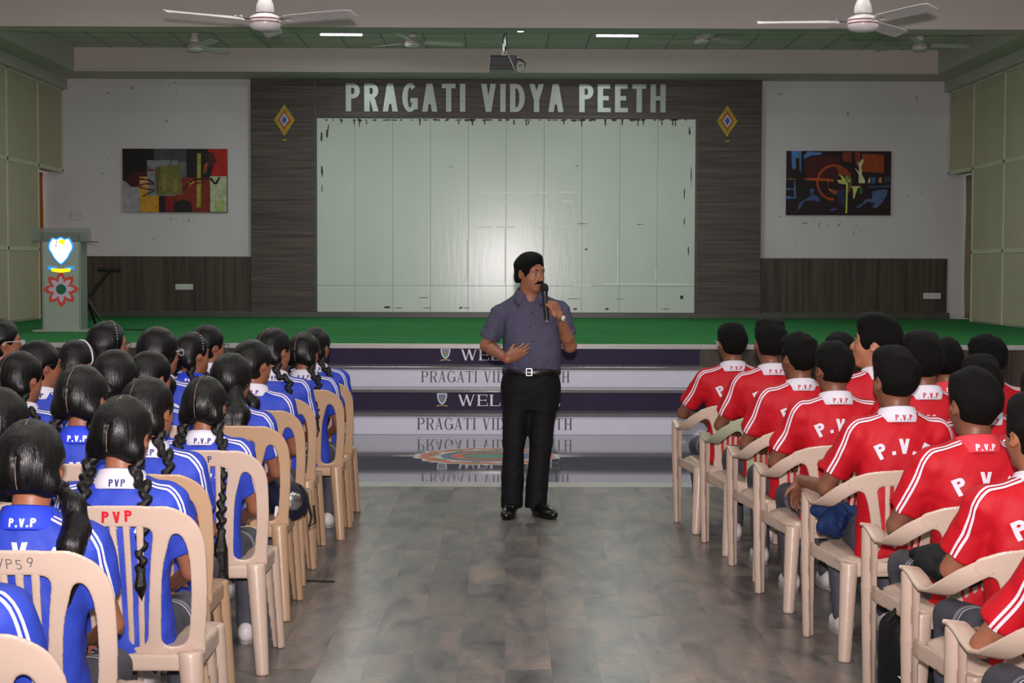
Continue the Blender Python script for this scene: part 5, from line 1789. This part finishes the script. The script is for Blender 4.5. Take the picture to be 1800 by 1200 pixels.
M_lth = mat('black_leather', (13, 13, 14), .28, .1, (30, 30, 30), .05, 90, .5)
M_skm = skin_mat('skin_speaker', (140, 92, 68))

MX, MY = pix(925, 700, 10.45)[0], 10.45
man_head_yaw = 222
def build_man():
    HM = Matrix.Translation((.022, -.035, 1.590)) @ Matrix.Rotation(R(man_head_yaw), 4, 'Z') @ Matrix.Rotation(R(-2), 4, 'X')
    hs = 1.06
    shR = Vector((-.168, .0, 1.330)); elR = Vector((-.262, .02, 1.115)); wrR = Vector((-.125, -.185, 1.035))
    shL = Vector((.218, .0, 1.345)); elL = Vector((.285, -.01, 1.115)); wrL = Vector((.208, -.175, 1.318))
    m0 = Vector((.112, -.150, 1.500)); m1 = Vector((.130, -.215, 1.268))
    F = Fld((-.40, -.34, .0), (.42, .22, 1.74), .0052)
    # torso core, legs
    F.loft([.80, .95, 1.15, 1.32, 1.40, 1.45], [.02]*6, [-.01, -.02, -.015, 0, 0, -.005], [.14, .15, .165, .165, .12, .06], [.09, .10, .09, .08, .06, .055])
    for hip, kn, an in (((-.06, 0, .88), (-.083, -.01, .5), (-.085, .0, .07)), ((.10, 0, .88), (.088, -.01, .5), (.06, .0, .07))):
        F.rc(hip, kn, .075, .05, .03); F.rc(kn, an, .05, .035, .02)
    F.rc((.022, -.005, 1.42), HM @ Vector((0, -.01, -.06)), .066, .060, .02)
    head_prims(F, HM, hs)
    for sh, el, wr in ((shR, elR, wrR), (shL, elL, wrL)):
        F.rc(sh, el, .050, .043, .015)
        mid = el.lerp(wr, .3)
        F.rc(el, mid, .043, .043, .012); F.rc(mid, wr, .043, .028, .012)
    # his right hand: open, fingers towards image right and up
    hand(F, wrR, (.84, -.20, .50), (.0, .90, .42), 1, (.06, .16, .14), 1.06, .02, .15, .0090, tdir=(.5, -.05, .85))
    # his left hand: fingers closed round the microphone
    gp = m0.lerp(m1, .38)
    hand(F, wrL, gp+Vector((.028, -.026, .012))-wrL-Vector((0, 0, 0)), (-.75, .62, .25), 1, (.75, .85, .5), 1.02, .0, .35, .0092, tdir=(-.75, .35, .55))
    F.rc(elL, elL+Vector((0, 0, .001)), .044, .044, .01)
    body = link('person', F.mesh('person', M_skm, 2), None, None, (MX, MY, 0))
    tag(body, 'man in a dotted navy shirt and black trousers speaking into a microphone', 'person')
    # shirt
    Fs = Fld((-.42, -.26, .86), (.42, .24, 1.54), .0055)
    zs = [.962, .98, 1.06, 1.18, 1.28, 1.335, 1.385, 1.425, 1.448]
    Fs.loft(zs, [.035, .035, .035, .033, .028, .025, .022, .02, .02], [-.025, -.028, -.035, -.025, -.010, 0, 0, -.003, -.006],
            [.186, .192, .196, .194, .196, .190, .160, .112, .074], [.135, .142, .148, .138, .124, .112, .094, .08, .068], .02, 2.3)
    for sh, el, fr in ((shR, elR, .82), (shL, elL, .74)):
        Fs.rc((.022+(sh.x-.022)*.42, 0, 1.395), sh, .046, .064, .04)
        e2 = sh.lerp(el, fr)
        cyl(Fs, sh-(e2-sh)*.02, e2, .066, .071, .02)
    Fs.el((.024, -.085, 1.462), (.034, .05, .062), None, .01, 's')
    Fs.noise(.0045, 26, 3, (1, 1, .5)); Fs.noise(.002, 70, 8)
    shirt = link('shirt', Fs.mesh('shirt', M_dot, 2), None, body)
    bv = bvh_of(shirt.data)
    # collar: two pointed leaves and a stand
    cmb = MB(); n = 36; rows = []
    for i in range(n+1):
        q = PI/2+R(-150+300*i/n)
        c, s_ = math.cos(q), math.sin(q)
        fr = max(0, -s_)
        pts = []
        for p, z in ((0, .050), (.004, .056), (.010, .050), (.034+.022*fr**3, .010-.018*fr**2), (.046+.030*fr**3, -.012-.048*fr**3), (.038+.02*fr**3, -.012-.04*fr**3)):
            pts.append((.021+c*(.074+p), -.006+s_*(.071+p)-.014*fr, 1.438+z-.030*fr+.012*max(0, s_)))
        rows.append(pts)
    m = 6
    cmb.add([v for r_ in rows for v in r_], [(i*m+j, (i+1)*m+j, (i+1)*m+j+1, i*m+j+1) for i in range(n) for j in range(m-1)], True)
    cmb.build('collar', M_dot, shirt)
    # placket with buttons
    rows = []
    for i in range(26):
        z = 1.405-i*.0185
        a = hit_out(bv, (.028-.016+.004*math.sin(i*.6), 0, z), (0, -1, 0), .003); b = hit_out(bv, (.028+.014, 0, z), (0, -1, 0), .003)
        rows.append((a, b))
    strip_mesh(rows).build('placket', M_dot, shirt)
    for z in (1.33, 1.24, 1.15, 1.06, .98):
        p = hit_out(bv, (.028, 0, z), (0, -1, 0), .005)
        if p: MB().lathe([(0, .002), (.005, .001), (.0055, -.001)], 10).build('button', M_dgrey, shirt, p).rotation_euler = (PI/2, 0, 0)
    # chest seams of the sleeves are left to the cloth; trousers
    Ft = Fld((-.26, -.22, .02), (.30, .22, .99), .007)
    Ft.loft([.70, .76, .86, .95, .96], [.03]*5, [-.008, -.010, -.014, -.020, -.02], [.150, .172, .186, .182, .182], [.085, .108, .130, .132, .132], .02, 2.3)
    for hip, kn, an in (((-.058, -.008, .84), (-.083, -.012, .48), (-.092, .0, .06)), ((.118, -.008, .84), (.098, -.012, .48), (.062, .0, .06))):
        Ft.rc(hip, kn, .098, .076, .035); Ft.rc(kn, an, .076, .070, .012)
    Ft.cut((0, 0, .045), (0, 0, -1)); Ft.cut((0, 0, .955), (0, 0, 1))
    Ft.noise(.004, 24, 5, (1, 1, .5)); Ft.noise(.002, 60, 6)
    tr_ = link('trousers', Ft.mesh('trousers', M_blk, 2), None, body)
    # belt and buckle
    bt = MB(); n = 60; vs = []
    for z in (.926, .930, .964, .968):
        o = .006 if z in (.930, .964) else .002
        for k in range(n):
            q = 2*PI*k/n; c, s_ = math.cos(q), math.sin(q)
            e = 2/2.3
            vs.append((.034+(.186+o)*math.copysign(abs(c)**e, c), -.023+(.137+o)*math.copysign(abs(s_)**e, s_), z))
    bt.add(vs, [(j*n+k, j*n+(k+1) % n, (j+1)*n+(k+1) % n, (j+1)*n+k) for j in range(3) for k in range(n)], True)
    belt = bt.build('belt', M_lth, body)
    bk = MB(); bk.box((-.004, -.172, .928), (.000, -.160, .976)); bk.box((.030, -.172, .928), (.036, -.160, .976)); bk.box((.0, -.172, .972), (.032, -.160, .976)); bk.box((.0, -.172, .928), (.032, -.160, .932))
    bk.build('buckle', M_chrome, belt)
    # shoes
    for (x, y, rz) in ((-.098, -.05, -10), (.088, -.05, 28)):
        Fx = Fld((-.08, -.24, -.01), (.08, .12, .13), .006)
        Fx.el((0, -.085, .036), (.046, .125, .040), None, .02); Fx.el((0, .03, .05), (.038, .065, .055), None, .03); Fx.el((0, -.15, .026), (.040, .06, .026), None, .02)
        Fx.cut((0, 0, .004), (0, 0, -1))
        me = Fx.mesh('shoe', M_lth, 2)
        s_o = link('shoe', me, None, body, (x, y, 0), R(rz))
        mbs = MB(); nq = 24
        vs = [(.046*math.cos(2*PI*k/nq)*(1 if math.sin(2*PI*k/nq) < 0 else .85), -.06+.145*math.sin(2*PI*k/nq), z) for z in (0.0, .016) for k in range(nq)]
        mbs.add(vs, [(k, (k+1) % nq, nq+(k+1) % nq, nq+k) for k in range(nq)]+[tuple(range(nq))[::-1], tuple(range(nq, 2*nq))])
        mbs.build('sole', M_lth, s_o)
        box('strap', (-.034, -.075, .066), (.034, -.055, .078), M_lth, s_o, .003)
    # hair, moustache
    Fh = Fld((-.12, -.15, -.14), (.12, .14, .17), .0052)
    Fh.el((0, -.012, .030), (.085, .106, .103), None, .01)
    Fh.el((.012, .032, .086), (.064, .056, .032), Matrix.Rotation(.22, 3, 'Y'), .03)
    Fh.el((0, -.050, -.02), (.070, .050, .06), None, .03)
    Fh.el((.006, .108, -.026), (.080, .062, .096), None, .012, 's')
    for s_ in (-1, 1):
        Fh.el((s_*.086, .004, -.035), (.026, .026, .040), None, .012, 's')
        Fh.rc((s_*.073, .030, .02), (s_*.072, .028, -.014), .007, .004, .010)
    Fh.el((0, -.05, -.118), (.11, .13, .066), None, .014, 's')
    Fh.noise(.0026, 70, 2, (1, .5, 1))
    hm = Fh.mesh('hair', M_hairs, 1); hm.transform(HM @ Matrix.Scale(hs, 4))
    hr = link('hair', hm, None, body)
    Fm = Fld((-.05, .05, -.09), (.05, .125, -.03), .003)
    for s_ in (-1, 1):
        Fm.path([(0, .096, -.052), (s_*.016, .094, -.054), (s_*.032, .083, -.063)], [.0065, .0085, .004], .004)
    Fm.noise(.001, 200, 3)
    mm_ = Fm.mesh('moustache', M_hairs, 1); mm_.transform(HM @ Matrix.Scale(hs, 4)); link('moustache', mm_, None, body)
    eyes(body, HM, hs)
    lips = MB().tube([HM @ (Vector(p)*hs) for p in ((-.020, .089, -.069), (0, .097, -.0685), (.020, .089, -.069))], [.002, .0045, .002], 8)
    lips.build('lips', mat('lip_brown', (132, 70, 58), .45, .05), body)
    # watch, red thread, ring
    d = (wrL-elL).normalized()
    c0 = wrL-d*.012
    wa = MB(); wa.tube([c0-d*.010, c0+d*.010], .0335, 20, False); wt = wa.build('wristwatch', M_chrome, body)
    nn = Vector((.75, -.62, -.25)); nn = (nn-d*nn.dot(d)).normalized()
    dial = MB().lathe([(0, .007), (.014, .0065), (.017, .003), (.0175, -.004)], 20).build('dial', mat('watch_dial', (206, 200, 190), .2, .03), wt)
    dial.matrix_local = Matrix.Translation(c0+nn*.033) @ nn.to_track_quat('Z', 'Y').to_matrix().to_4x4()
    d = (wrR-elR).normalized(); c0 = wrR-d*.012
    th = MB()
    for k in range(3): th.tube([c0+d*(.006*k-.007), c0+d*(.006*k-.003)], .0315, 20, False)
    th.build('red_thread', mat('red_thread', (190, 40, 40), .8, .1), body)
    # microphone (held: a thing of its own)
    mic = empty('microphone', Vector((MX, MY, 0))+m1)
    tag(mic, 'black handheld microphone held up to the mouth of the standing man', 'microphone')
    mic.rotation_mode = 'QUATERNION'; mic.rotation_quaternion = (m0-m1).to_track_quat('Z', 'Y')
    L = (m0-m1).length
    MB().lathe([(0, 0), (.013, .001), (.0155, .01), (.0165, .05), (.018, L*.6), (.019, L-.045), (.022, L-.032)], 24).build('handle', M_black, mic)
    MB().lathe([(.0, -.001), (.0155, .0), (.0165, .012), (.0165, .02)], 24).build('end_cap', mat('mic_cap', (84, 84, 90), .35, .05), mic)
    MB().lathe([(.021, L-.034), (.0265, L-.022), (.028, L-.008), (.026, L+.010), (.016, L+.022), (0, L+.026)], 24).build('grille', mat('mic_grille', (30, 30, 32), .45, .2, (400, 400, 400), .6, 500, .5, metal=.6), mic)
    return body
build_man()
# ------------------------------------------------------------------ the audience
GL, GR = 'girls in blue shirts', 'boys in red shirts'
CL, CR = 'armless chairs of the girls', 'armchairs of the boys'
def seat_pupil(px, pyt, d, rz=0.0, chair=None, chair_label=None, chair_mat=None, cdx=0.0, cdy=0.0, backonly=False, **kw):
    body, HM = student(**kw)
    zt = pix(px, pyt, d)[1]; x = pix(px, pyt+25, d)[0]
    s = zt/PERSON_TOP
    q = R(rz)
    hy = body['head_y']*s
    body.location = (x+math.sin(q)*hy, d-math.cos(q)*hy, 0)
    body.rotation_euler = (0, 0, q); body.scale = (s, s, s)
    del body['head_y']
    c = None
    if chair:
        c = make_chair(PA if chair == 'A' else PB, body.location.x+cdx, body.location.y+cdy, q, chair_label, CL if chair == 'A' else CR, chair_mat or M_ch, backonly)
    return body, c
def girl(px, py, d, label, clabel, style, **kw):
    a = dict(rz=0, chair='A', chair_label=clabel, label=label, kind='g', style=style, group=GL)
    a.update(kw); return seat_pupil(px, py, d, **a)
def boy(px, py, d, label, clabel, style, **kw):
    a = dict(rz=4, chair='B', chair_label=clabel, label=label, kind='b', style=style, group=GR, skin=1)
    a.update(kw); return seat_pupil(px, py, d, **a)

# --- girls, aisle column from the steps towards the camera
g1, c1 = girl(556, 574, 10.25, 'girl in blue at the front of the aisle row, half hidden by the next girl', 'tan plastic chair nearest the steps in the left aisle row', 'braids', seed=1, head=(-25, 0, 0), chair_mat=M_cht)
g2, c2 = girl(536, 583, 9.6, 'girl in blue second from the steps, braid over her white collar', 'tan plastic chair second from the steps with P.V.P. inked on its back rail', 'braids', seed=2, head=(-22, 0, 0), chair_mat=M_cht)
g3, c3 = girl(482, 575, 8.95, 'girl in blue with round glasses and a white collar, third from the steps', 'tan plastic chair third from the steps in the left aisle row', 'braids', seed=3, head=(-35, 0, 0), specs='b', chair_mat=M_cht)
g4, c4 = girl(446, 595, 8.22, 'girl in blue with a low ponytail in a white tie and an earring', 'tan plastic chair fourth from the steps in the left aisle row', 'pony1', seed=5, head=(-35, 0, 0), chair_mat=M_cht, cdx=.03)
g5, c5 = girl(408, 620, 7.42, 'girl in blue with loose hair turning to the right beside the aisle', 'tan plastic chair with a dark bag hanging at its open side, fifth from the steps', 'loose', seed=6, head=(-25, 0, 0), chair_mat=M_cht, cdx=.035)
g6, c6 = girl(362, 660, 6.45, 'girl in blue with looped braids and white collar on the dark-inked chair', 'cream plastic chair with dark P V P ink, long hair hanging behind its opening', 'braidsl', seed=7, head=(-12, 0, 0), h=.009, cdx=.02)
g7, c7 = girl(262, 660, 5.72, 'girl in blue with a braid past her ear, between the two inked chairs', 'tan plastic chair just ahead of the red-inked one', 'braids', seed=8, head=(-22, 4, 0), h=.009, chair_mat=M_cht)
g8, c8 = girl(217, 694, 4.98, 'near girl in blue with two thick braids and a white PVP collar', 'cream plastic chair with red P V P paint on its top rail', 'braids', seed=9, head=(-12, 0, 4), h=.0085, cdx=.03)
g9, c9 = girl(56, 735, 4.22, 'nearest full girl in blue with a centre parting, two ponytails and a plain blue collar', 'cream plastic chair with V P 59 pencilled on its top rail', 'pony2', seed=10, head=(-4, 4, 0), collar='b', h=.0085, skin=0, ldz=.035)
g10, c10 = girl(-112, 800, 3.3, 'girl in blue at the bottom left corner, only her shoulder in the picture', 'cream plastic chair cut off by the bottom left corner', 'bun', seed=12, h=.0095, cdx=.06)
chair_writing(PA, c9[1], 'PVP59', (88, 84, 92), .842, .026, .0, .004, .10)
chair_writing(PA, c8[1], 'PVP', (196, 24, 44), .838, .036, -.005, .006, .22)
chair_writing(PA, c6[1], 'P V P', (28, 38, 82), .840, .026, -.01)
chair_writing(PA, c2[1], 'P.V.P.', (40, 60, 100), .842, .026, .02)
# --- girls further from the aisle
girl(367, 570, 9.75, 'girl in blue with glasses just behind the beaded hairband, near the stage', 'plastic chair of the girl behind the beaded hairband', 'pony1', seed=14, head=(-45, 0, 0), specs='b')
girl(338, 583, 9.05, 'girl in blue with a beaded hairband and a blue P.V.P collar', 'plastic chair of the girl with beaded hairband and blue collar', 'braids', seed=15, head=(-45, 0, 0), collar='b', band='beads', face=True)
girl(281, 574, 8.3, 'girl in blue with white-framed glasses and a full head of hair', 'plastic chair of the girl with white-framed glasses', 'loose', seed=16, head=(-40, 0, 0), specs='w', face=True)
girl(266, 615, 7.45, 'girl in blue with tied hair and a bare ear in front of the white-framed glasses', 'plastic chair of the girl with the bare ear', 'braids', seed=17, head=(-38, 0, 0))
girl(205, 612, 6.85, 'girl in blue with a dark rounded head of hair left of the bare ear', 'plastic chair of the girl with rounded dark hair', 'bun', seed=18, head=(-12, 0, 0))
girl(146, 640, 6.0, 'girl in blue with coiled braids, blue collar and white letters on her back', 'cream plastic chair showing behind the girl with coiled braids', 'braidsl', seed=19, head=(-14, 0, 0), collar='b', h=.010)
girl(0, 680, 5.05, 'girl in blue cut by the left edge, hair over her ear', 'plastic chair cut by the left edge', 'loose', seed=20, head=(-30, 0, 0), h=.010)
girl(191, 564, 9.1, 'girl in blue with a beaded hairband turning right below the lectern', 'plastic chair of the girl below the lectern', 'loose', seed=21, head=(-55, 0, 0), band='beads', face=True, specs='b')
girl(138, 597, 8.35, 'girl in blue with a plain white hairband', 'plastic chair of the girl with the white hairband', 'bun', seed=22, head=(-32, 0, 0), band='white')
girl(72, 597, 7.95, 'girl in blue with dark glasses and a low bun near the left edge', 'plastic chair of the girl with dark glasses', 'bun', seed=23, head=(-48, 0, 0), specs='b', face=True)
girl(38, 616, 7.25, 'girl in blue with a parting and a braid, white collar, near the left edge', 'plastic chair of the parted-hair girl near the left edge', 'braids', seed=24, head=(-32, 0, 0))
girl(4, 560, 9.05, 'girl in blue with thin glasses in profile at the left edge', 'plastic chair of the girl in profile at the left edge', 'bun', seed=25, head=(-62, 0, 0), specs='w', face=True)

# --- boys, aisle column from the steps towards the camera
def larm(el, wr): return {-1: (el, wr)}
rest = larm((-.265, -.02, .705), (-.15, .20, .66))
b1, d1 = boy(1287, 566, 9.85, 'boy in red nearest the steps with glasses and a white PVP collar', 'cream armchair nearest the steps in the right aisle row', 'short', seed=31, head=(6, 0, 0), specs='w', arms=larm((-.285, .02, .72), (-.13, .22, .66)))
b2, d2 = boy(1355, 563, 9.1, 'boy in red second from the steps, tall dark hair and a white collar', 'greenish armchair second from the steps in the right aisle row', 'tuft', seed=32, head=(0, 0, 0), arms=rest, chair_mat=M_chg, backonly=True, cdx=-.03)
b3, d3 = boy(1405, 585, 8.36, 'boy in red third from the steps with dark glasses, face turned left', 'cream armchair third from the steps in the right aisle row', 'fuzzy', seed=34, head=(20, 0, 0), specs='b', arms=rest)
b4, d4 = boy(1466, 600, 7.62, 'boy in red fourth from the steps with a curly crown', 'cream armchair fourth from the steps in the right aisle row', 'fuzzy', seed=35, head=(12, 0, 0), arms=rest, h=.010)
b5, d5 = boy(1574, 614, 6.68, 'boy in red fifth from the steps with his left hand hanging over the chair arm', 'cream armchair fifth from the steps in the right aisle row', 'tuft', seed=37, head=(14, 0, 0), arms={-1: ((-.275, -.02, .70), (-.335, .19, .705), (-.12, .30, -.95))}, h=.0075)
b6, d6 = boy(1713, 648, 5.72, 'boy in red with cropped hair and a plain red collar, near the right edge', 'cream armchair over the black backpack', 'short', seed=38, head=(10, 3, 0), arms=rest, collar='r', h=.0085)
b7, d7 = boy(1822, 690, 4.85, 'boy in red cut by the right edge, dark jacket bundled on his lap', 'cream armchair beside the jacket at the right edge', 'short', seed=40, head=(12, 4, 0), arms=larm((-.235, .0, .715), (-.135, .20, .70)), h=.0075, skin=0)
b8, d8 = boy(1950, 760, 4.05, 'boy in red beyond the bottom right corner, only his forearm in the picture', 'cream armchair cut off by the bottom right corner', 'short', seed=41, h=.009, skin=0, arms=larm((-.30, .03, .68), (-.18, .25, .66)))
# --- boys further from the aisle
boy(1476, 584, 9.05, 'boy in red mostly hidden behind the curly-crowned boy', 'armchair of the boy hidden behind the curly crown', 'short', seed=43)
boy(1541, 555, 8.1, 'boy in red in profile, looking up to the left', 'armchair of the boy in profile', 'tuft', seed=44, head=(62, 10, 0), face=True, h=.010, skin=2)
boy(1622, 586, 7.5, 'boy in red with thick dark hair and white letters P V on his back', 'armchair of the thick-haired boy', 'tuft', seed=46, head=(6, 0, 0))
boy(1663, 594, 8.5, 'boy in red with a red collar behind the thick-haired boy', 'armchair of the boy with the small red collar', 'short', seed=47, collar='r')
boy(1735, 589, 8.6, 'boy in red at the far right under the stage edge, head tipped left', 'armchair of the boy under the stage edge', 'fuzzy', seed=49, head=(25, 0, 0), skin=1)
boy(1726, 628, 6.9, 'boy in red whose dark crown shows above the cropped head', 'armchair of the boy behind the cropped head', 'tuft', seed=50, head=(0, 0, 0))
boy(1836, 640, 6.2, 'boy in red at the right edge with only his striped shoulder showing', 'armchair of the striped shoulder at the right edge', 'short', seed=52)

# ------------------------------------------------------------------ bags and things on laps
M_bag = mat('black_nylon', (11, 11, 12), .7, .15, (30, 30, 30), .3, 40, .3)
M_navy = mat('navy_nylon', (22, 26, 46), .55, .15, (20, 20, 20), .3, 30, .3)
M_teal = mat('teal_cloth', (22, 104, 106), .7, .1, (20, 20, 20), .3, 30, .25)
M_bluej = mat('navy_blue_jacket', (24, 44, 84), .75, .12, (20, 20, 20), .35, 26, .2)
def crumple(F, size, n, seed, k=.008):
    r2 = random.Random(seed)
    for i in range(n):
        c = [r2.uniform(-1, 1)*size[j]*.62 for j in range(3)]
        M_ = Matrix.Rotation(r2.uniform(0, 6), 3, 'Z') @ Matrix.Rotation(r2.uniform(-.7, .7), 3, 'X')
        F.el(c, (r2.uniform(.5, .75)*size[0], r2.uniform(.16, .3)*size[1], r2.uniform(.45, .75)*size[2]), M_, k)
    F.noise(.004, 60, seed)
    return F
# black pouch with silver badge on the lap of the loose-haired girl
L5 = g5.location
pb = empty('pouch_bag', (L5.x+.24, L5.y+.08, .50)); tag(pb, 'dark round pouch bag with a silver badge beside the left chair row', 'bag')
F = Fld((-.16, -.16, -.14), (.16, .16, .16), .008)
F.el((0, 0, 0), (.10, .105, .095), None, .02); F.el((-.06, .02, .03), (.07, .09, .08), None, .04); F.noise(.005, 34, 3)
link('pouch', F.mesh('pouch', M_navy), None, pb)
bd = MB().lathe([(0, .012), (.03, .011), (.042, .006), (.044, -.004)], 24).build('silver_badge', M_chrome, pb, (.035, -.098, .02)); bd.rotation_euler = (PI/2, 0, .35)
MB().tube([(.06, -.05, .09), (.10, -.09, .03), (.12, -.1, -.05), (.11, -.11, -.10), (.14, -.11, -.08), (.13, -.09, .0)], .006, 8).build('strap', M_bag, pb)
ml = MB(); ml.poly([(-.055, -.05), (-.045, -.052), (-.035, -.02), (-.028, -.04), (-.018, -.04), (-.014, -.01), (-.022, -.01), (-.03, -.02), (-.04, .0), (-.05, -.005)], -.108, -.100); ml.build('white_mark', M_wht, pb)
# backpack on the floor under the armchair
L6 = d6[0].location
bp6 = empty('backpack', (L6.x-.15, L6.y+.06, 0), R(8)); tag(bp6, 'black backpack standing on the floor under the armchair of the cropped-haired boy', 'backpack')
F = Fld((-.24, -.18, -.02), (.24, .18, .40), .010)
F.bx((0, 0, .17), (.13, .10, .17), None, .06, .02); F.bx((0, -.09, .12), (.11, .05, .10), None, .04, .03); F.noise(.006, 26, 4); F.cut((0, 0, .004), (0, 0, -1))
pk = link('pack_body', F.mesh('pack_body', M_bag), None, bp6)
bvp = bvh_of(pk.data)
tx = bpy.data.curves.new('print', 'FONT'); tx.body = 'AMERICAN\nTOURISTER'; tx.size = .034; tx.align_x = 'CENTER'; tx.space_line = .8
tob = bpy.data.objects.new('print', tx); COL.objects.link(tob)
dg = bpy.context.evaluated_depsgraph_get(); tme = bpy.data.meshes.new_from_object(tob.evaluated_get(dg))
bpy.data.objects.remove(tob, do_unlink=True)
q62 = R(62)
for v in tme.vertices:
    u, w2 = v.co.x, v.co.y
    uu, vv = u*math.cos(q62)-w2*math.sin(q62)-.055, u*math.sin(q62)+w2*math.cos(q62)+.19
    h_, n_, _, _ = bvp.ray_cast(Vector((uu, -.5, vv)), Vector((0, 1, 0)))
    v.co = (h_+Vector((0, -.004, 0))) if h_ else Vector((uu, -.14, vv))
tme.materials.clear(); tme.materials.append(M_wht); link('print', tme, None, bp6)
MB().tube([(-.14, -.06, .33), (-.10, -.06, .38), (.05, -.06, .385), (.12, -.06, .34)], .012, 8).build('haul_loop', M_bag, bp6)
MB().tube([(-.12, -.10, .10), (-.22, -.16, .03), (-.30, -.2, .006), (-.36, -.17, .005)], .010, 8).build('strap', M_bag, bp6)
# bundled jacket on the lap of the boy at the right edge
L7 = b7.location
jk = empty('jacket_bundle', (L7.x-.13, L7.y+.30, .64)); tag(jk, 'black and teal jacket bundled on the lap of the boy at the right edge', 'jacket')
F = Fld((-.24, -.2, -.16), (.24, .2, .2), .010)
crumple(F, (.13, .11, .075), 16, 6)
link('black_cloth', F.mesh('black_cloth', M_bag), None, jk)
F = Fld((-.2, -.22, -.14), (.26, .16, .16), .009)
F.lo = F.lo; crumple(F, (.10, .09, .06), 10, 9)
link('teal_lining', F.mesh('teal_lining', M_teal), None, jk, (.05, -.06, .045))
# navy jacket on the lap of the fifth boy
L5b = b5.location
F = Fld((-.22, -.22, -.14), (.22, .22, .14), .010)
crumple(F, (.12, .13, .075), 15, 16)
tag(link('folded_jacket', F.mesh('folded_jacket', M_bluej), None, None, (L5b.x-.17, L5b.y+.10, .54)), 'navy blue jacket lying on the lap of the fifth boy from the steps', 'jacket')
# strap on the floor by the left row
x0, _ = pix(535, 1022, 8.2); x1, _ = pix(568, 1027, 8.17)
ys_ = lambda py: FPX*1.62/(py-472)
tag(MB().box((-.09, -.012, 0), (.13, .012, .004), .001).build('floor_strap', M_bag, None, (pix(545, 1026, ys_(1026))[0], ys_(1026), .001), R(-8)), 'short black strap end lying on the floor beside the left chair row', 'strap')
